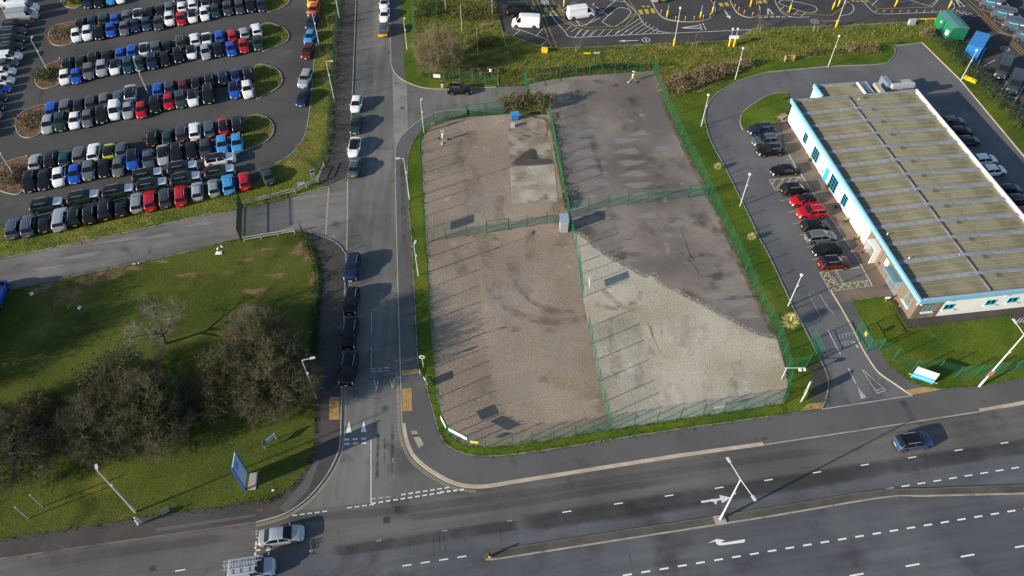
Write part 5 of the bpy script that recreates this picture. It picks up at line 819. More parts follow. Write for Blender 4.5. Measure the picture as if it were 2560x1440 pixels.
hung('white sign on the fence beside the entrance person', (1083, 185), (1100, 186), 1.2, 1.9, M_white); hung('pale sign on the curving fence by the lamp post', (1077, 307), (1086, 301), .9, 1.6, M_galv); hung('small white notice on the fence at the north gate', (1223, 172), (1228, 173), 1.4, 2., M_white)
for (sx, sy), w_, lb in (((1158, 556), 1.7, 'sign edge-on high on the west fence'), ((1545, 697), 1.3, 'sign edge-on on the middle fence by the gap'), ((1108, 946), 1.2, 'sign edge-on low on the west fence near the tactile paving')):
    q = G(sx, sy)-Vector((math.cos(SH_AZ), math.sin(SH_AZ), 0))*(1.6/math.tan(SUN_EL) if sx != 1108 else 2.2); board('fence_sign', lb, Vector((q.x+.05, q.y-w_/2, 0)), Vector((q.x-.05, q.y+w_/2, 0)), .9 if sx != 1108 else .3, 2.2 if sx != 1108 else 1.2, M_galv, .03, legs=False, gz=.1)
board('direction_sign', 'blue and white lettered sign on the entrance barrier', G(747, 474), G(765, 470), .7, 1.2, M_pale, .05, gz=.09)
rs, L = board('round_sign', 'round blue sign on white posts at the entrance corner', G(781, 452), G(790, 449), 1.2, 2.0, M_white, .05, gz=.09); part('roundel', MB().tube((L/2, -.03, 1.7), (L/2, -.06, 1.7), .3, n=14), M_blue, rs)
for x, y, lb in ((71, 1296, 'nearer short green post on the lower left field'), (107, 1266, 'farther short green post on the lower left field')):
    p = G(x, y, .09); t = thing('marker_post', lb, 'post', p, 0, 'short green posts'); part('post', MB().tube((0, 0, 0), (0, 0, 2.8), .07, n=8), flat('post_pale_green', (.30, .44, .42), .5), t); part('cap', MB().tube((0, 0, 2.8), (0, 0, 2.86), .08, n=8), M_galv, t)
sp = G(1059, 917, .1); t = thing('camera_post', 'short white post with round sign on the grass strip by the tactile paving', 'post', sp); part('post', MB().tube((0, 0, 0), (0, 0, 2.3), .06, n=8), M_lampw, t); part('round_sign', MB().tube((0, -.07, 2.2), (0, -.1, 2.2), .36, n=16), M_white, t); part('sign_ring', MB().tube((0, -.1, 2.2), (0, -.11, 2.2), .22, n=16), M_taill, t)
for i, (a, b) in enumerate((((1049, 928), (1051, 938)), ((1060, 947), (1069, 963)))): P = GP((a, b)); t = thing('barrier_rail', ('upper', 'lower')[i]+' short white rail leaning along the grass strip', 'rail', P[0], 0, 'short white rails'); q = P[1]-P[0]; part('rail', MB().tube((0, 0, .35), (q.x, q.y, .35), .05, n=6), M_white, t); part('leg', MB().tube((0, 0, 0), (0, 0, .35), .04, n=6), M_white, t); part('leg', MB().tube((q.x, q.y, 0), (q.x, q.y, .35), .04, n=6), M_white, t)
mp = G(1967, 920, 2.5); mp.z = .1; t = thing('camera_post', 'pale post with long camera arm at the fence corner near the left gate', 'post', mp); part('post', MB().tube((0, 0, 0), (0, 0, 2.5), .06, n=8), M_lampw, t); part('cross_arm', MB().tube((-.3, 0, 2.4), (2.2, .02, 2.4), .05, n=6), M_lampw, t); part('camera_head', MB().box((1.6, -.2, 2.3), (.3, .3, .3)), M_white, t); part('camera_head', MB().box((2.15, -.15, 2.3), (.26, .3, .25)), M_white, t)
kb = G(1225, 1392, .12); t = thing('keep_left_bollard', 'small black and yellow bollard at the tip of the central reservation', 'bollard', kb); part('shaft', MB().tube((0, 0, .35), (0, 0, 1.0), .13, .11, 10), M_black, t); part('base', MB().tube((0, 0, 0), (0, 0, .35), .15, .14, 10), M_yel, t)
# ------------------------------------------------------------------ small structures
def rect_frame(P4): # origin and axes of a ground rectangle
    return P4
sd = thing('storage_shed', 'small grey corrugated shed against the middle fence', 'shed', (7.05, 76.3, .1), R(2)); cw = MB()
for i in range(9): part('wall_sheet', MB().box((.06+.13*i, 0, 1.0), (.09, .05, 2.0)), M_galv, sd)
part('wall', MB().box((.58, .8, 1.0), (1.1, 1.5, 1.98)), M_galv, sd)
for i in range(8): part('roof_sheet', MB().box((.58, -.05+.24*i, 2.1+.012*i), (1.3, .2, .05)), flat('shed_roof', (.36, .45, .55), .5, .2), sd)
part('roof', MB().box((.58, .8, 2.06), (1.24, 1.85, .05)), flat('shed_roof', (.36, .45, .55)), sd)
ct = thing('shipping_container', 'blue shipping container at the corner of the delivery lot', 'container', (84.74, 122.64, .02), R(-36.4)); Lc, Wc, Hc = 2.55, 6.1, 2.6; M_ct = flat('container_blue', (.02, .20, .55), .5); M_ctr = flat('container_roof', (.04, .24, .58), .55)
part('shell', MB().box((Lc/2, Wc/2, Hc/2+.05), (Lc-.1, Wc-.1, Hc-.05)), M_ct, ct); part('roof', MB().box((Lc/2, Wc/2, Hc+.05), (Lc, Wc, .08)), M_ctr, ct); rb = MB().box((0, 0, Hc/2+.05), (.14, .07, Hc-.15)).mesh('rib')
for i in range(8): link('rib', rb, ct, M_ct, (.2+i*.31, -.0, 0))
rb2 = MB().box((0, 0, Hc/2+.05), (.07, .16, Hc-.15)).mesh('rib')
for i in range(16):
    for x in (.0, Lc): link('rib', rb2, ct, M_ct, (x, .3+i*.365, 0))
M_kg = flat('kiosk_green', (.015, .20, .095), .55); M_kr = flat('kiosk_roof', (.07, .21, .20), .6)
for i, (ox, oy, lb) in enumerate(((84.0, 131.5, 'green equipment kiosk, farther of two by the delivery lot'), (84.2, 128.3, 'green equipment kiosk with white cabinet, nearer of two by the delivery lot'))):
    k = thing('equipment_kiosk', lb, 'kiosk', (ox, oy, .1), R(3), 'green kiosks'); part('housing', MB().box((1.6, 1.45, 1.3), (3.2, 2.9, 2.6)), M_kg, k); part('roof', MB().add([(-.08, -.08, 2.6), (3.28, -.08, 2.6), (3.28, 2.98, 2.6), (-.08, 2.98, 2.6), (1.0, -.08, 2.95), (2.2, -.08, 2.95), (2.2, 2.98, 2.95), (1.0, 2.98, 2.95)], [(0, 1, 5, 4), (4, 5, 6, 7), (0, 4, 7, 3), (1, 2, 6, 5), (3, 7, 6, 2), (0, 3, 2, 1)]), M_kr, k)
    part('cabinet', MB().box((-.05, .9, 1.2 if i else 1.7), (.5 if i else .1, .8 if i else .4, .9 if i else .4)), M_white, k); part('door', MB().box((1.6, -.01, 1.15), (1.1, .04, 2.1)), M_kg, k)
cb = G(2277, 62, .1); t = thing('utility_cabinet', 'pale grey cabinet beside the yellow barrier rail', 'cabinet', cb, R(8)); part('housing', MB().box((0, 0, .55), (1.3, .6, 1.1)), flat('cabinet_grey', (.42, .46, .47), .5), t); part('lid', MB().box((0, 0, 1.12), (1.4, .7, .06)), M_galv, t)
yr = G(2290, 56, .1); t = thing('barrier_rail', 'long yellow barrier rail beside the green kiosks', 'rail', yr, R(3)); part('rail', MB().box((1.9, 0, .7), (4.2, .14, .2)), M_yel, t)
for x in (0, 1.9, 3.8): part('leg', MB().box((x, .06, .35), (.1, .1, .7)), M_yel, t)
yb = G(1362, 130, .13); t = thing('yellow_bin', 'square yellow grit bin lying at the lot corner', 'bin', yb, R(-12)); part('body', MB().add([(-.5, -.45, 0), (.5, -.45, 0), (.5, .45, 0), (-.5, .45, 0), (-.6, -.55, .7), (.6, -.55, .7), (.6, .55, .7), (-.6, .55, .7)], [(0, 1, 5, 4), (1, 2, 6, 5), (2, 3, 7, 6), (3, 0, 4, 7)]), M_yel, t); part('lid', MB().add([(-.65, -.6, .7), (.65, -.6, .7), (.65, .6, .7), (-.65, .6, .7), (-.4, 0, 1.0), (.4, 0, 1.0)], [(0, 1, 5, 4), (1, 2, 5), (2, 3, 4, 5), (3, 0, 4)]), M_yel, t)
fp_ = G(1480, 135, .15); t = thing('fallen_sign', 'fallen post with yellow sleeve and pale sign on the rough grass', 'sign', fp_, R(2)); part('sleeve', MB().tube((-1.6, 0, .16), (-.3, 0, .16), .17, n=10), M_yel, t); part('pole', MB().tube((-.3, 0, .16), (.4, 0, .18), .05, n=6), M_galv, t); part('plate', MB().box((.9, 0, .22), (1.2, .55, .05)), M_pale, t); part('print', MB().box((.9, 0, .25), (.5, .4, .012)), flat('pink_print', (.75, .35, .32)), t)
bn = thing('waste_bin', 'blue wheeled waste bin below the hedge in the gravel yard', 'bin', G(1287, 298, .12), R(6)); part('body', MB().add([(-.55, -.38, .18), (.55, -.38, .18), (.55, .38, .18), (-.55, .38, .18), (-.68, -.48, 1.15), (.68, -.48, 1.15), (.68, .48, 1.15), (-.68, .48, 1.15)], [(3, 2, 1, 0), (0, 1, 5, 4), (1, 2, 6, 5), (2, 3, 7, 6), (3, 0, 4, 7)]), flat('bin_blue', (.03, .20, .55), .5), bn); part('lid', MB().box((0, .02, 1.2), (1.42, 1.04, .1)), flat('bin_lid', (.05, .30, .68), .5), bn)
for x in (-.45, .45): part('wheel', MB().tube((x, -.3, .1), (x+.06, -.3, .1), .1, n=10), M_tyre, bn)
tk = thing('metal_tank', 'small grey box tank on the broken concrete pad', 'tank', G(1282, 317, .12), R(4)); part('shell', MB().box((0, 0, .35), (.7, .5, .7)), M_galv, tk); part('lid', MB().box((0, 0, .72), (.76, .56, .05)), M_galv, tk)
for i, (x, y) in enumerate(((1382, 288), (1384, 296))):
    pt = thing('pallet', ('upper', 'lower')[i]+' wooden pallet leaning by the middle fence end', 'pallet', G(x, y, .1), R(10+i*20), 'pallets by the fence')
    for j in range(6): part('slat', MB().box((0, -.45+j*.18, .16+.4*i*0), (1.2, .12, .025)), M_wood, pt)
    for s in (-.5, 0, .5): part('bearer', MB().box((s, 0, .075), (.1, 1.0, .13)), M_wood, pt)
# benches, picnic table, cycle racks
bf = thing('bench', 'weathered wooden open bench on the edge of the curving lawn', 'bench', G(1972, 152, .1), R(6))
for s in (-.85, .85): part('leg', MB().box((s, 0, .55), (.12, .5, 1.1)), M_timber, bf); part('armrest', MB().box((s, -.15, .75), (.14, .7, .08)), M_timber, bf)
for k in range(4): part('slat', MB().box((0, -.2+.13*k, .45), (1.6, .1, .04)), M_timber, bf)
part('backrest', MB().box((0, .26, .85), (1.6, .05, .35)), M_timber, bf)
pb = thing('picnic_table', 'pale wooden picnic table at the back corner of the building', 'table', G(1955, 299, .1), R(7-60))
for k in range(4): part('slat', MB().box((-.33+.22*k, 0, .75), (.2, 1.7, .045)), M_timber, pb)
for s in (-.85, .85): part('seat', MB().box((s, 0, .45), (.28, 1.7, .045)), M_wood, pb)
for s in (-.6, .6): part('leg', MB().box((0, s, .37), (1.3, .08, .1)).box((-.3, s, .37), (.1, .08, .74)).box((.3, s, .37), (.1, .08, .74)), M_wood, pb)
wb_ = thing('bench', 'wooden bench against the clad corner of the building', 'bench', G(2246, 757, .12), R(97))
for k in range(4): part('slat', MB().box((0, -.2+.13*k, .45), (1.5, .1, .04)), M_timber, wb_)
part('backrest', MB().box((0, -.32, .75), (1.5, .06, .5)), M_timber, wb_)
for s in (-.65, .65): part('leg', MB().box((s, 0, .22), (.09, .5, .44)), M_timber, wb_)
sg = thing('small_sign', 'little white sign on a post on the front lawn', 'sign', G(2213, 754, .1)); part('post', MB().tube((0, 0, 0), (0, 0, .9), .03, n=6), M_galv, sg); part('plate', MB().box((0, -.04, .85), (.7, .03, .4)), M_white, sg)
for i in range(3):
    cr_ = thing('cycle_rack', 'steel cycle hoop, %s of three at the right edge' % ORD[i], 'cycle rack', G(2542+i*9, 806-i*2, .11), R(40), 'cycle hoops'); part('hoop', MB().path([(-.35, 0, 0), (-.35, 0, .6), (-.25, 0, .78), (0, 0, .82), (.25, 0, .78), (.35, 0, .6), (.35, 0, 0)], .03, 6), M_galv, cr_); part('foot_plate', MB().box((0, 0, .01), (.9, .12, .02)), M_galv, cr_)
# potted plants along the paving strip
def plant_pot(px, py, lb, col, h=.5):
    t = thing('potted_plant', lb, 'plant', G(px, py, .1), 0, 'pots along the building'); part('pot', MB().tube((0, 0, 0), (0, 0, .4), .18, .26, 10), flat('pot_dark', (.06, .05, .045), .7), t); V = []
    n = 60; a = rng.uniform(0, 6.28, n); u = rng.uniform(0, 1, n); x = np.cos(a)*u*.3; y = np.sin(a)*u*.3; z = .4+rng.uniform(0, h, n); tri = np.zeros((n, 3, 3)); s_ = .1
    tri[:, 0] = np.c_[x, y, z]; tri[:, 1] = tri[:, 0]+rng.normal(0, s_, (n, 3)); tri[:, 2] = tri[:, 0]+rng.normal(0, s_, (n, 3)); link('foliage', npmesh('foliage', tri.reshape(-1, 3), n), t, col)
M_leafg = surf('leaf_green', (.045, .10, .015), (.10, .17, .02), 2., [], (9, .4)); M_leafy = surf('leaf_yellow', (.30, .28, .04), (.42, .40, .08), 2., [], (9, .3)); M_leafo = surf('leaf_orange', (.35, .14, .02), (.45, .22, .04), 2., [])
for i, (x, y, m, w_) in enumerate(((2022, 403, M_leafy, 'first'), (2066, 470, M_leafg, 'second'), (2090, 519, M_leafg, 'third'), (2112, 555, M_leafy, 'fourth'), (2137, 599, M_leafy, 'fifth'), (2153, 632, M_leafo, 'sixth'))): plant_pot(x, y, 'potted plant beside the wall, %s from the far end' % w_, m)
# ------------------------------------------------------------------ people and camera towers
def skin(name, parent, joints, edges, mat, sub=1):
    me = bpy.data.meshes.new(name); me.from_pydata([j[:3] for j in joints], edges, []); o = link(name, me, parent, mat); md = o.modifiers.new('Skin', 'SKIN'); md.use_smooth_shade = True
    for v, j in zip(me.skin_vertices[0].data, joints): v.radius = (j[3], j[3] if len(j) < 5 else j[4])
    me.skin_vertices[0].data[0].use_root = True; o.modifiers.new('Sub', 'SUBSURF').levels = sub; o.modifiers['Sub'].render_levels = sub; return o
M_skin = flat('skin', (.45, .27, .19), .6); M_hair = flat('hair', (.05, .035, .025), .8)
def person(px, py, rz, label, top, leg, hood=None, stride=.0, z=.1):
    t = thing('person', label, 'person', G(px, py, z), rz); s = stride
    J = [(0, 0, .95, .13, .16), (0, 0, 1.2, .12, .16), (0, .0, 1.42, .11, .17), (0.01, 0, 1.53, .055), (.03, 0, 1.66, .09), (.02, 0, 1.76, .08),
         (0, .19, 1.42, .06), (-.02-s*.4, .27, 1.15, .045), (.10-s*.3, .24, .93, .035), (.14-s*.3, .22, .84, .035), (0, -.19, 1.42, .06), (.02+s*.4, -.27, 1.15, .045), (.12+s*.4, -.24, .93, .035), (.16+s*.4, -.22, .84, .035),
         (0, .10, .88, .10), (.03+s*.5, .11, .50, .075), (-.01+s*.35, .11, .09, .05), (.14+s*.4, .12, .04, .04), (0, -.10, .88, .10), (.03-s*.3, -.11, .50, .075), (-.01-s*.8, -.11, .11, .05), (.12-s*.7, -.12, .04, .04)]
    E_ = [(0, 1), (1, 2), (2, 3), (3, 4), (4, 5), (2, 6), (6, 7), (7, 8), (8, 9), (2, 10), (10, 11), (11, 12), (12, 13), (0, 14), (14, 15), (15, 16), (16, 17), (0, 18), (18, 19), (19, 20), (20, 21)]
    skin('body', t, J, E_, M_skin); f = lambda i, k: (*J[i][:3], *[r+k for r in J[i][3:]])
    skin('jacket', t, [f(0, .025), f(1, .03), f(2, .03), f(6, .03), f(7, .03), f(8, .025), f(10, .03), f(11, .03), f(12, .025)], [(0, 1), (1, 2), (2, 3), (3, 4), (4, 5), (2, 6), (6, 7), (7, 8)], top)
    skin('trousers', t, [f(0, .015), f(14, .02), f(15, .025), f(16, .025), f(18, .02), f(19, .025), f(20, .025)], [(0, 1), (1, 2), (2, 3), (0, 4), (4, 5), (5, 6)], leg)
    skin('hood' if hood else 'hair', t, [(-.02, 0, 1.62, .10), (.0, 0, 1.74, .105), (.01, 0, 1.80, .07)], [(0, 1), (1, 2)], hood or M_hair)
person(1106, 221, R(-90), 'person in dark jacket and pale trousers standing on the kerb by the black SUV', flat('jacket_black', (.015, .016, .02), .8), flat('trousers_cream', (.6, .55, .45), .8)); person(352, 1311, R(5), 'person in white hooded coat walking on the pavement, lower left', flat('coat_white', (.78, .77, .73), .8), flat('trousers_white', (.62, .62, .62), .8), flat('coat_white', (.78, .77, .73)), .32, .1)
tr = thing('shopping_trolley', 'abandoned wire shopping trolley on the field edge near the person', 'trolley', G(415, 1281, .09), R(35)); wb2 = MB()
for i in range(7): x = -.4+.13*i; wb2.path([(x, -.25, .5), (x, -.2, .15), (x, .2, .15), (x, .25, .5)], .012, 4)
for z_, y_ in ((.5, .25), (.32, .22), (.16, .2)):
    for s in (-1, 1): wb2.tube((-.42, s*y_, z_), (.42, s*y_, z_+.05), .014, n=4)
part('basket', wb2, M_galv, tr); part('handle', MB().tube((-.5, -.27, .75), (-.5, .27, .75), .02, n=6), M_blue, tr)
for x in (-.35, .35):
    for s in (-.2, .2): part('wheel', MB().tube((x, s, .06), (x, s+.03, .06), .06, n=8), M_tyre, tr)
M_hv = flat('hivis_green', (.42, .62, .08), .6)
for x, y, rz, lb in ((1108, 352, R(20), 'hi-vis wrapped tripod camera tower standing in the gravel yard'), (1581, 203, R(-30), 'hi-vis wrapped tripod camera tower at the far end of the asphalt yard')):
    t = thing('camera_tower', lb, 'camera tower', G(x, y, .1), rz, 'tripod camera towers'); t.scale = (.86, .86, .86)
    for k in range(3):
        a = k*2.094; e = Vector((math.cos(a)*1.0, math.sin(a)*1.0, 0)); part('leg', MB().tube((0, 0, 1.1), e, .04, n=6), M_galv, t); part('ballast_block', MB().box(e+Vector((0, 0, .1)), (.4, .35, .2), a), flat('ballast_pale', (.62, .54, .44), .8) if k == 2 else M_black, t)
    part('cabinet', MB().tube((0, 0, .95), (0, 0, 1.55), .25, .24, 10), M_hv, t); part('white_band', MB().tube((0, 0, .8), (0, 0, .949), .235, .245, 10).tube((0, 0, 1.551), (0, 0, 1.7), .235, .20, 10), M_white, t); part('mast', MB().tube((0, 0, 1.7), (0, 0, 2.4), .05, n=6), M_galv, t); part('camera_head', MB().box((.22, 0, 2.32), (.26, .12, .12)).box((-.22, 0, 2.32), (.26, .12, .12)).box((0, 0, 2.33), (.3, .06, .06)), M_white, t)
# red and green machine at the top edge
mc = thing('sweeper_machine', 'small red and green machine at the top edge of the delivery lot', 'machine', G(1656, 4, .1), R(5)); part('body', MB().box((.35, 0, .75), (.9, .9, .9)), flat('machine_green', (.05, .4, .06), .5), mc); part('engine_box', MB().box((-.6, 0, .6), (.9, .8, .7)), M_red, mc); part('frame', MB().box((-1.6, 0, .5), (1., 1.1, .5)), M_galv, mc)
for x in (-.9, .5):
    for s in (-.5, .5): part('wheel', MB().tube((x, s-.06, .25), (x, s+.06, .25), .25, n=12), M_tyre, mc)
yc = thing('yellow_barrier', 'stack of yellow plastic barriers on the verge by the charcoal vans', 'barrier', G(2424, 202, .1), R(-45))
for k in range(3): part('section', MB().box((0, -.25+.25*k, .2+.1*k), (2.2, .2, .25)), M_yel, yc)
# litter
for i, (x, y, s) in enumerate(((547, 633, .5), (545, 622, .25), (555, 617, .25), (336, 660, .25), (348, 658, .2), (79, 735, .4), (683, 1226, .16), (199, 770, .3))):
    t = thing('litter', 'scrap of pale litter, %s of those scattered along the access road verges' % ORD[i], 'litter', G(x, y, .1), i*1.1, 'litter scraps'); part('sheet', MB().add([(-s, -s*.6, .0), (s, -s*.5, .04), (s*.9, s*.6, .12), (-s*.8, s*.6, .05), (0, 0, .16)], [(0, 1, 4), (1, 2, 4), (2, 3, 4), (3, 0, 4)]), M_white, t)

for i, (x, y, h) in enumerate(((1115, 34, 5.), (1155, 81, 5.5), (1194, 130, 5.), (1231, 47, 4.))):
    t = thing('wooden_pole', 'thin pale pole in the rough grass, %s from the left' % ORD[i], 'pole', G(x, y, .12), i, 'thin pale poles'); part('shaft', MB().tube((0, 0, 0), (0, 0, h), .06, .05, 6), M_rail, t); part('cap', MB().tube((0, 0, h), (0, 0, h+.06), .07, n=6), M_galv, t)
# ------------------------------------------------------------------ trees and shrubs
def tubes_np(segs, n=3):
    S = np.array(segs); p = S[:, 0:3]; q = S[:, 3:6]; d = q-p; d /= np.linalg.norm(d, axis=1, keepdims=True)+1e-9; a = np.cross(d, [.31, .77, .55]); a /= np.linalg.norm(a, axis=1, keepdims=True)+1e-9; b = np.cross(d, a); out = []
    ang = [2*np.pi*i/n for i in range(n)]; A = [p+(a*np.cos(t)+b*np.sin(t))*S[:, 6:7] for t in ang]; B = [q+(a*np.cos(t)+b*np.sin(t))*S[:, 7:8] for t in ang]
    for i in range(n):
        j = (i+1) % n; out.append(np.stack([A[i], A[j], B[j], B[i]], 1))
    return np.concatenate(out, 0)
def bare_tree(seed, h, spread, trunk=.28, nl=8, nb=8, nt=7, nw=11, tw=.02, up=.35, multi=False, twl=.085):
    r = np.random.default_rng(seed); low = []; high = []; tw_ = []
    def unit(v): return v/(np.linalg.norm(v)+1e-9)
    def stick(p, d, L, r0, r1, store, k=3, wob=.18, lift=.0):
        pts = [p]; c = d
        for i in range(k):
            c = unit(c+r.normal(0, wob, 3)+np.array([0, 0, lift])); q = pts[-1]+c*L/k; ra, rb = r0+(r1-r0)*i/k, r0+(r1-r0)*(i+1)/k; store.append((*pts[-1], *q, ra, rb)); pts.append(q)
        return pts
    R0_ = .024*h; T = stick(np.zeros(3), np.array([r.normal(0, .06), r.normal(0, .06), 1.]), h*trunk, R0_, R0_*.75, low, 3, .07)
    for i in range(nl):
        az = 2*np.pi*(i+r.uniform(-.3, .3))/nl; el = r.uniform(.35, 1.25); base = T[-1] if r.random() > .45 else T[-2]+(T[-1]-T[-2])*r.random(); L1 = h*(1-trunk)*r.uniform(.55, .8)
        d = unit(np.array([np.cos(az)*np.cos(el)*spread, np.sin(az)*np.cos(el)*spread, np.sin(el)])); P = stick(base, d, L1, R0_*.5, R0_*.14, low, 5, .14, .05)
        for j in range(nb):
            f = .25+.75*(j+r.random())/nb; x = f*5; k = min(int(x), 4); b0 = P[k]+(P[k+1]-P[k])*(x-k); dd = unit(unit(P[k+1]-P[k])*.7+r.normal(0, .75, 3)+np.array([0, 0, up])); Q = stick(b0, dd, h*.22*r.uniform(.6, 1.2)*(1.15-.4*f), R0_*.16, R0_*.06, high, 3, .2, .05)
            for m in range(nt):
                x2 = (.15+.85*r.random())*3; k2 = min(int(x2), 2); c0 = Q[k2]+(Q[k2+1]-Q[k2])*(x2-k2); d2 = unit(unit(Q[k2+1]-Q[k2])*.6+r.normal(0, .8, 3)+np.array([0, 0, up*.6])); W_ = stick(c0, d2, h*.11*r.uniform(.6, 1.3), R0_*.055, R0_*.03, high, 2, .2)
                for _ in range(nw):
                    e0 = W_[r.integers(0, 3)]; d3 = unit(d2*.7+r.normal(0, .75, 3)+np.array([0, 0, up*.5])); e1 = e0+d3*h*twl*r.uniform(.5, 1.3); s3 = unit(np.cross(d3, r.normal(0, 1, 3)))*tw*r.uniform(.5, 1.); tw_.append((e0-s3/2, e0+s3/2, e1))
    q1 = tubes_np(low, 5); q2 = tubes_np(high, 3); t1 = npmesh('trunk', q1.reshape(-1, 3), len(q1), 4); tri = np.array(tw_).reshape(-1, 3, 3); q2t = np.concatenate([q2[:, [0, 1, 2]], q2[:, [0, 2, 3]], tri], 0); c1 = npmesh('crown', q2t.reshape(-1, 3), len(q2t), 3); return t1, c1
M_bark = surf('bark', (.10, .085, .06), (.17, .145, .105), 1., [((.09, .10, .05), 1., .56, .7)], (8, .3)); M_twig = surf('twigs_brown', (.097, .088, .050), (.144, .131, .075), .35, [((.108, .112, .057), .5, .55, .7)], (3, .3)); M_twigg = surf('twigs_grey', (.19, .175, .125), (.27, .25, .18), .35, [], (3, .3)); M_twigo = surf('twigs_olive', (.103, .088, .047), (.150, .129, .069), .35, [((.155, .129, .086), .5, .55, .7)], (3, .3))
M_ivy = surf('ivy', (.028, .060, .010), (.055, .095, .015), 1., [], (6, .5)); M_bram = surf('bramble_leaf', (.084, .090, .030), (.144, .138, .048), .8, [((.192, .120, .072), 1.2, .54, .7)], (6, .5)); M_bramb = surf('bramble_brown', (.167, .122, .073), (.245, .191, .113), .8, [((.108, .106, .039), 1., .54, .7)], (6, .5)); M_bramd = surf('bramble_dark', (.05, .05, .02), (.10, .085, .045), .8, [((.04, .06, .015), 1.2, .54, .7)], (6, .5)); M_hedge = surf('hedge_leaf', (.03, .06, .02), (.06, .095, .03), .8, [((.12, .10, .06), .9, .58, .7)], (6, .5))
def dome_tree(seed, r, h, nb=620, per=5, nw=6, tw=.03, low_=.12, stems=4):
    """spreading bare crown: limbs fan out to a lumpy dome, branchlets and fine twigs fill its outer shell"""
    g = np.random.default_rng(seed); low = []; high = []; tri = []
    un = lambda v: v/(np.linalg.norm(v)+1e-9)
    lump = g.uniform(0, 6.28, 6)
    def shell(v, k):
        q = 1+.13*math.sin(4*math.atan2(v[1], v[0])+lump[0])+.10*math.sin(7*math.atan2(v[1], v[0])+lump[1])+.12*math.sin(5*v[2]+lump[2]); return np.array([v[0]*r*q*k, v[1]*r*q*k, h*low_+v[2]*h*(1-low_)*(.92+.08*q)*k])
    def curve(p, q, r0, r1, store, k=4, sag=.12):
        pts = [p]; L = np.linalg.norm(q-p)
        for i in range(1, k+1):
            f = i/k; x = p+(q-p)*f+np.array([0, 0, L*sag*math.sin(math.pi*f)])+g.normal(0, L*.03, 3)*(i < k); store.append((*pts[-1], *x, r0+(r1-r0)*(i-1)/k, r0+(r1-r0)*f)); pts.append(x)
        return pts
    R0_ = .020*h; base = []
    for i in range(stems):
        a = 6.28*i/stems; b = curve(np.zeros(3)+g.normal(0, .12, 3)*np.array([1, 1, 0]), np.array([math.cos(a)*r*.16, math.sin(a)*r*.16, h*.26]), R0_, R0_*.75, low, 3, 0); base += b[1:]
    nodes = []
    for i in range(46):
        v = un(g.normal(0, 1, 3)*np.array([1, 1, .8])); v[2] = abs(v[2])*.95+.03; nodes += curve(base[g.integers(0, len(base))], shell(v, g.uniform(.62, .85)), R0_*.5, R0_*.14, low, 5, .08)[2:]
    N = np.array(nodes)
    for i in range(nb):
        v = un(g.normal(0, 1, 3)*np.array([1, 1, .75])); v[2] = abs(v[2])-.02; e = shell(v, g.uniform(.70, .98)); e[2] = max(e[2], .25); s = N[np.argmin(np.sum((N-e*np.array([.72, .72, .72]))**2, 1))]; P = curve(s, e, R0_*.14, R0_*.05, high, 3, .05); out = un(e-np.array([0, 0, h*.25]))
        for m in range(per):
            c = P[g.integers(1, 4)]; d2 = un(out*.75+g.normal(0, .6, 3)+np.array([0, 0, .25])); f2 = c+d2*r*.16*g.uniform(.5, 1.2); high.append((*c, *f2, R0_*.05, R0_*.025))
            for _ in range(nw):
                c2 = c+(f2-c)*g.uniform(.2, 1); d3 = un(d2*.7+g.normal(0, .7, 3)+np.array([0, 0, .2])); e1 = c2+d3*g.uniform(.35, 1.0); s3 = un(np.cross(d3, g.normal(0, 1, 3)))*tw*g.uniform(.5, 1.); tri.append((c2-s3/2, c2+s3/2, e1))
    q1 = tubes_np(low, 5); q2 = tubes_np(high, 3); T3 = np.array(tri).reshape(-1, 3, 3); q2t = np.concatenate([q2[:, [0, 1, 2]], q2[:, [0, 2, 3]], T3], 0)
    return npmesh('trunk', q1.reshape(-1, 3), len(q1), 4), npmesh('crown', q2t.reshape(-1, 3), len(q2t), 3)
THICK = []
TV = [dome_tree(41, 4.8, 8.2), dome_tree(42, 4.5, 7.4), bare_tree(13, 8, 1.1, .24, 9, 8, 7, 9, .022), dome_tree(43, 4.0, 7.0, 520)]
def leaves(n, rx, ry, h, size, seed, shell=.35, z0=.1):
    r = np.random.default_rng(seed); v = r.normal(0, 1, (n, 3)); v /= np.linalg.norm(v, axis=1, keepdims=True); rad = r.uniform(shell, 1, n)[:, None]**.5; k = 1+.25*np.sin(v[:, :1]*7+seed)+.2*np.sin(v[:, 1:2]*9+2*seed); c = v*rad*k*np.array([rx, ry, h/2])+np.array([0, 0, h/2+z0]); c[:, 2] = np.abs(c[:, 2]); s = size*r.uniform(.5, 1.3, (n, 1, 1)); return c[:, None, :]+r.normal(0, 1, (n, 3, 3))*s
def tree(px, py, label, var, s=1., rz=0., twig=M_twig, ivy=0, group='bare trees on the field', z=.09, sx=1., meshes=None):
    t = thing('bare_tree', label, 'tree', G(px, py, z), rz, group); t.scale = (s*sx, s*sx, s); a, b = meshes or TV[var]; link('trunk', a, t, M_bark); link('crown', b, t, twig)
    if ivy:
        L = np.concatenate([leaves(ivy//3, 1.5, 1.5, 2.6, .10, abs(px)+k, .1, 0)+np.array([random.uniform(-2.4, 2.4), random.uniform(-2, 2), random.uniform(1.5, 4.6)]) for k in range(3)]); link('ivy', npmesh('ivy', L.reshape(-1, 3), len(L)), t, M_ivy)
    return t
tree(414, 860, 'lone bare tree standing on the grass above the tree belt', 2, 1.12, .4, M_twigg)
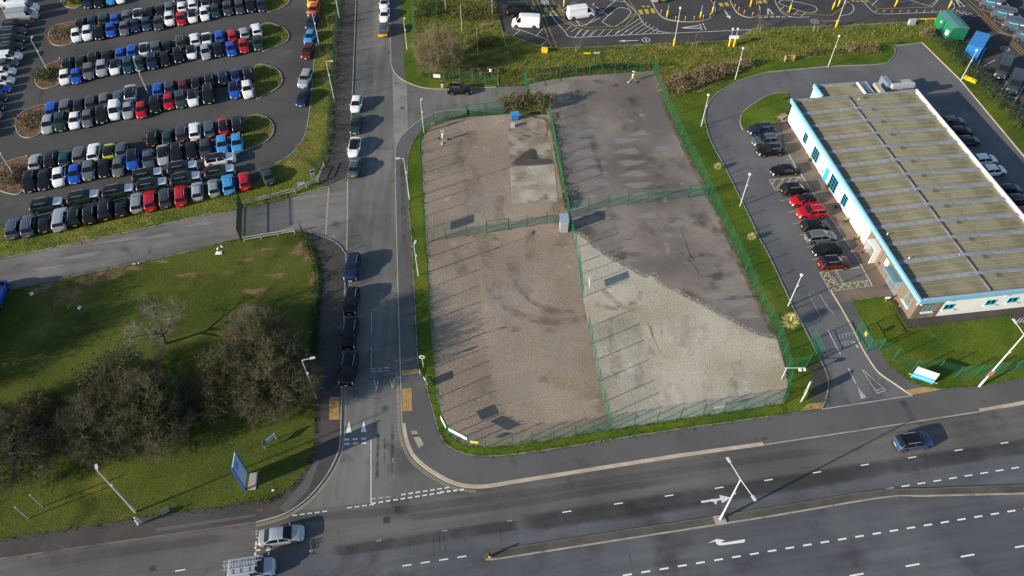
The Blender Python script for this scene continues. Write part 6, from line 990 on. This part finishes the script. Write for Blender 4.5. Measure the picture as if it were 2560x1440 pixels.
for x, y, lb, v, s, rz, m, iv, sx in ((395, 1062, 'widest bare tree in the middle of the tree belt, ivy inside', 0, 1.08, .3, M_twig, 3000, 1.04), (270, 1092, 'bare tree on the left flank of the widest one', 1, 1., 1.2, M_twig, 1500, 1.), (325, 985, 'bare tree behind the widest one in the belt', 3, 1.05, 4., M_twig, 1200, 1.05), (705, 985, 'bare tree with ivy nearest the side road pavement', 1, 1.2, .7, M_twig, 3600, 1.), (598, 978, 'bare tree left of the ivy-filled one by the pavement', 3, 1.15, 3.3, M_twigo, 2100, 1.), (655, 905, 'bare tree at the back of the road-side clump', 0, 1.08, 5., M_twig, 2400, 1.), (640, 825, 'small grey bare tree behind the road-side clump', 3, .62, 2.6, M_twigg, 0, 1.), (70, 1150, 'bare tree near the left edge of the belt', 0, 1., 2.4, M_twig, 1500, 1.), (-50, 1110, 'bare tree cut by the left edge of the view', 1, 1., 4.4, M_twig, 900, 1.1), (118, 1070, 'bare tree behind the left edge trees', 3, .9, .9, M_twigo, 900, 1.)): tree(x, y, lb, v, s, rz, m, iv, sx=sx)
for i, (x, y) in enumerate(((-150, 930), (-130, 850), (-270, 900))): tree(x, y, 'bare tree beyond the left edge, %s of three shading the field' % ORD[i], i % 2, 1.1, i, M_twig, 900)
for x, y, rx, ry, h, lb in ((490, 1050, 2.6, 1.6, 1.1, 'between the two clumps'), (740, 985, 1.6, 2.2, 1.2, 'beside the side road pavement'), (180, 1100, 1.8, 1.5, 1.1, 'between the left edge trees and the widest')): THICK.append((x, y, rx, ry, h, lb))
tree(1099, 171, 'big round bare tree inside the entrance corner fence', 3, 1.0, .5, surf('twigs_tan', (.19, .155, .085), (.26, .215, .125), .35, [], (3, .3)), 0, None, .13, 1., dome_tree(21, 5.0, 8.8, 700, 5, 5, .030, .2, 2))
SAP = bare_tree(31, 3.4, .8, .25, 5, 5, 4, 6, .014)
for i, (x, y, lb) in enumerate(((816, 218, 'bare sapling on the bank behind the silver large SUV'), (819, 148, 'bare sapling on the bank above the crimson SUV'), (822, 70, 'bare sapling on the bank beside the navy SUV'))): tree(x, y, lb, 0, 1., i, M_twig, 0, 'bare saplings on the bank', .09, 1., SAP)
M_stake = flat('stake_wood', (.32, .26, .16), .8)
for i, (x, y, lb) in enumerate(((1442, 130, 'staked young tree by the fallen sign'), (1735, 116, 'staked young tree right of the lot lamp post'), (1898, 76, 'staked young tree at the lot corner'), (2036, 78, 'staked young tree below the speed roundel'))):
    t = tree(x, y, lb, 0, 1.1, i*1.3, M_twigo, 0, 'staked young trees', .13, 1., SAP)
    for a in (0, 2.1, 4.2): part('stake', MB().box((math.cos(a)*.45, math.sin(a)*.45, .5), (.07, .07, 1.0)), M_stake, t)
def shrub(px, py, rx, ry, h, n, mat, label, size=.1, rz=0., cat='shrub', group=None, name='shrub', z=.1, stems=40, stem_m=None, zc=None):
    t = thing(name, label, cat, G(px, py, z), rz, group); L = leaves(n, rx, ry, h, size, int(px*7+py)); link('foliage', npmesh('foliage', L.reshape(-1, 3), len(L)), t, mat)
    sg_ = []
    for _ in range(stems):
        a = random.uniform(0, 6.28); u = random.random()**.5; p0 = (math.cos(a)*u*rx*.6, math.sin(a)*u*ry*.6, 0); sg_.append((*p0, p0[0]*1.5+random.uniform(-.4, .4), p0[1]*1.5+random.uniform(-.4, .4), h*random.uniform(.7, 1.15), .018, .006))
    q = tubes_np(sg_, 3); link('stems', npmesh('stems', q.reshape(-1, 3), len(q), 4), t, stem_m or M_bark); return t
for x, y, rx, ry, h, n, m, lb in ((1285, 268, 2.6, 1.6, 2.4, 2600, M_bram, 'olive shrub at the left of the hedge above the blue bin'), (1345, 268, 3., 1.8, 2.7, 3000, M_bram, 'olive shrub at the right of the hedge above the blue bin'), (1690, 222, 3.2, 2.2, 2.0, 2600, M_bramb, 'brown bramble clump left of three beside the east fence'), (1740, 205, 3.4, 1.8, 2.0, 2600, M_bramb, 'brown bramble clump middle of three beside the east fence'), (1795, 185, 3., 1.6, 1.8, 2200, M_bramb, 'brown bramble clump right of three beside the east fence'), (2150, 128, 4., 1.2, 1.3, 1600, M_bramb, 'low brown scrub behind the lamp post lawn'), (2050, 136, 4., .9, 1.0, 1200, M_bram, 'low olive scrub behind the wooden bench frame'), (1855, 168, 2., 1., 1.6, 900, M_bramb, 'tall dry scrub at the bend of the curving lawn'), (2316, 92, 1.2, 1.2, 1.8, 700, M_bramb, 'reddish shrub left of the green kiosks'), (1175, 40, 4.5, 3., 1.6, 3000, M_bram, 'broad bramble mound in the rough grass near the top'), (1080, 30, 3.5, 3.5, 1.3, 2200, M_hedge, 'dark green bramble patch above the round tree'), (1200, 110, 3., 2., 1.2, 1600, M_bram, 'bramble patch right of the round tree'), (1190, 185, 4., 1., 1., 1400, M_bramb, 'russet bramble strip behind the entrance fence'), (1400, 180, 5., .8, .9, 1300, M_bram, 'scrub along the left of the north yard fence'), (1530, 172, 5., .8, .9, 1300, M_hedge, 'scrub along the right of the north yard fence'), (1216, 12, 2.5, 2, 2.2, 900, M_bramb, 'pale brown shrub beside the lot edge at the top'), (1416, 505, .6, 2.2, .8, 700, M_bram, 'weeds along the middle fence above the shed')): shrub(x, y, rx, ry, h, n, m, lb, group='shrubs and brambles')
for x, y, rx, ry, h, lb in THICK: shrub(x, y, rx, ry, h, 1600, M_bramd, 'dark bramble thicket '+lb, .11, R(12), group='thickets under the bare trees', name='thicket', stems=150)
for i, (x, y, rx, ry, h, m) in enumerate(((155, 88, 2.6, 2.0, 1.2, M_bramb), (122, 190, 2.4, 2.2, 1.2, M_hedge), (78, 305, 2.4, 2.6, 1.1, M_bramb), (30, 442, 2.2, 2.6, 1.2, M_bramb), (190, 5, 1.6, 1.6, .9, M_bram))): shrub(x, y, rx, ry, h, 2200, m, 'low scrub planting on the %s' % ('topmost left island', 'second left island', 'third left island', 'fourth left island', 'island at the top edge')[i], .09, group='island planting')
tree(134, 75, 'thin pale conifer stem on the topmost left island', 0, .9, 0, M_twigo, 0, 'bare saplings on the bank', .1, .6, SAP)
HB = [(2362, 118), (2385, 140), (2410, 165), (2435, 190), (2460, 218), (2485, 245), (2510, 272), (2535, 298), (2560, 326), (2590, 358)]
for i, (x, y) in enumerate(HB): shrub(x, y, 1.9, 1.3, 1.5, 1100, M_hedge, 'dark hedge bush, %s from the kiosks along the right fence' % ORD[i], .09, R(-45), 'hedge', 'hedge along the right fence', 'hedge_bush')
M_yucca = surf('yucca_leaf', (.68, .62, .24), (.80, .76, .42), 1., [((.30, .34, .06), 3., .56, .66)], (9, .2))
def yucca(px, py, r, label):
    t = thing('yucca', label, 'plant', G(px, py, .1), 0, 'spiky yucca plants'); n = 320; tri = []
    for _ in range(n):
        a = random.uniform(0, 6.28); e = random.uniform(-.15, 1.45); d = Vector((math.cos(a)*math.cos(e), math.sin(a)*math.cos(e), math.sin(e))); s = d.cross(Vector((0, 0, 1))).normalized()*.05*r; c = Vector((0, 0, r*.75)); tri += [c-s, c+s, c+d*r*random.uniform(.8, 1.15)]
    V = np.array([tuple(v) for v in tri]); V[:, 2] = np.maximum(V[:, 2], .03); link('leaves', npmesh('leaves', V, n), t, M_yucca); part('stem', MB().tube((0, 0, 0), (0, 0, r*.8), .12*r, .09*r, 7), M_bark, t)
    for k in range(3): part('flower_stalk', MB().tube((0, 0, r*.8), (random.uniform(-.4, .4)*r, random.uniform(.0, .5)*r, r*1.9), .02, .01, 4), M_bark, t)
yucca(1969, 818, 1.35, 'big spiky yellow yucca beside the drive near the site gate'); yucca(1876, 600, .75, 'small spiky yucca on the lawn strip opposite the small black hatchback'); yucca(1792, 424, .75, 'small spiky yucca on the lawn strip, farther one up the drive')
# ivy along the side road fence, grass tufts
def strip_leaves(pts, n, wd, h, size, mat, label, name='ivy_hedge'):
    P = GP(pts); seg = [(a, b, (b-a).length) for a, b in zip(P, P[1:])]; tot = sum(s[2] for s in seg); out = []
    for a, b, L in seg:
        m = int(n*L/tot); u = rng.uniform(0, 1, m); c = np.array(a)[None]+(np.array(b)-np.array(a))[None]*u[:, None]; c[:, 0] += rng.normal(0, wd/2, m); c[:, 1] += rng.normal(0, wd/3, m); c[:, 2] = .1+h*rng.random(m)**1.6*(.6+.4*np.sin(c[:, 1]*1.7)); out.append(c)
    c = np.concatenate(out); tri = c[:, None, :]+rng.normal(0, size, (len(c), 3, 3)); tri[:, :, 2] = np.maximum(tri[:, :, 2], .07); o = link(name, npmesh(name, tri.reshape(-1, 3), len(tri)), None, mat); return tag(o, label, 'hedge', None, 'stuff')
strip_leaves([(866, -200), (852, 0), (841, 80), (835, 160), (830, 250), (821, 350), (818, 385), (808, 408), (794, 438)], 9000, .8, 1.3, .08, M_hedge, 'ivy and weeds tangled through the fence along the far pavement')
strip_leaves([(757, 588), (776, 625), (788, 655), (796, 700), (794, 745), (786, 830), (785, 930)], 4000, .7, .9, .08, M_ivy, 'weeds tangled through the fence between field and pavement')
strip_leaves([(1416, 500), (1404, 440), (1392, 370), (1380, 310)], 2500, .5, .7, .07, M_bram, 'weeds along the middle fence beside the asphalt yard')
M_tuft = surf('tuft_blades', (.113, .150, .028), (.204, .207, .046), .3, [((.363, .257, .123), .5, .56, .7)], (3, .4)); M_tuftd = surf('tuft_field', (.066, .078, .017), (.116, .115, .024), .3, [((.245, .158, .068), .4, .64, .76)], (3, .4)); M_tuftl = surf('tuft_lawn', (.041, .090, .011), (.077, .131, .016), .3, [], (3, .4))
tufts('rough_tussocks', [p for p in ROUGH_N if p[1] > -250], 42000, .42, .07, M_tuft, 'long rough grass tussocks between the yards and the lot', .12, .7, clump=5200)
tufts('verge_tussocks', VERGE[1:-1], 26000, .24, .05, M_tuft, 'uncut grass blades on the bank by the car park', .085, .6, clump=5000)
tufts('field_tussocks', FIELD, 40000, .12, .045, M_tuftd, 'grass blades and clover over the lower left field', .085, .6)
for L_, n_, nm in ((LAWN_S, 9000, 'narrow strip'), (LAWN_E, 16000, 'curving strip'), (LAWN_F, 9000, 'front lawn'), (LAWN_N, 5000, 'entrance corner')): tufts('lawn_blades', L_, n_, .09, .035, M_tuftl, 'short lawn blades of the '+nm, .095, .6)
for i, isl in enumerate(ISL[4:8]): tufts('island_tussocks', isl, 1500, .3, .06, M_tuft, 'rough grass on the right-hand island of the %s row' % ('second', 'third', 'fourth', 'topmost')[i], .095, .7, clump=200)

def edge_tufts(pts, n, mat, label, wd=.22, h=.16):
    P = GP(pts); seg = [(a, b, (b-a).length) for a, b in zip(P, P[1:])]; tot = sum(q[2] for q in seg); out = []
    for a, b, L in seg:
        m = max(1, int(n*L/tot)); u = rng.uniform(0, 1, m); c = np.array(a)[None]+(np.array(b)-np.array(a))[None]*u[:, None]; k = np.sin(c[:, 0]*1.9+c[:, 1]*1.3)+np.sin(c[:, 0]*4.7-c[:, 1]*3.1); c = c[rng.random(m) < .5+.25*k]; m = len(c); c[:, 0] += rng.normal(0, wd, m); c[:, 1] += rng.normal(0, wd, m); c[:, 2] = .1; out.append(c)
    c = np.concatenate(out); m = len(c); tri = c[:, None, :]+rng.normal(0, .05, (m, 3, 3)); tri[:, :2, 2] = .095; tri[:, 2, 2] = .1+rng.uniform(.3, 1, m)*h
    o = link('edge_grass', npmesh('edge_grass', tri.reshape(-1, 3), m), None, mat); return tag(o, label, 'grass', None, 'stuff')
edge_tufts(FIELD[6:20], 5000, M_tuftd, 'ragged grass creeping over the pavement edge of the field'); edge_tufts(FIELD[19:], 4000, M_tuftd, 'ragged grass along the near edge of the access road')
edge_tufts(LAWN_S[:26], 6000, M_tuftl, 'ragged grass along the outer edge of the narrow strip'); edge_tufts(LAWN_S[26:], 5000, M_tuftl, 'weeds along the foot of the yard fence'); edge_tufts(LAWN_E[-40:], 4000, M_tuftl, 'ragged grass along the drive and the east fence'); edge_tufts(LAWN_F+[LAWN_F[0]], 4000, M_tuftl, 'ragged edge of the front lawn'); edge_tufts(VERGE[:28], 6000, M_tuft, 'ragged grass along the car park edge')
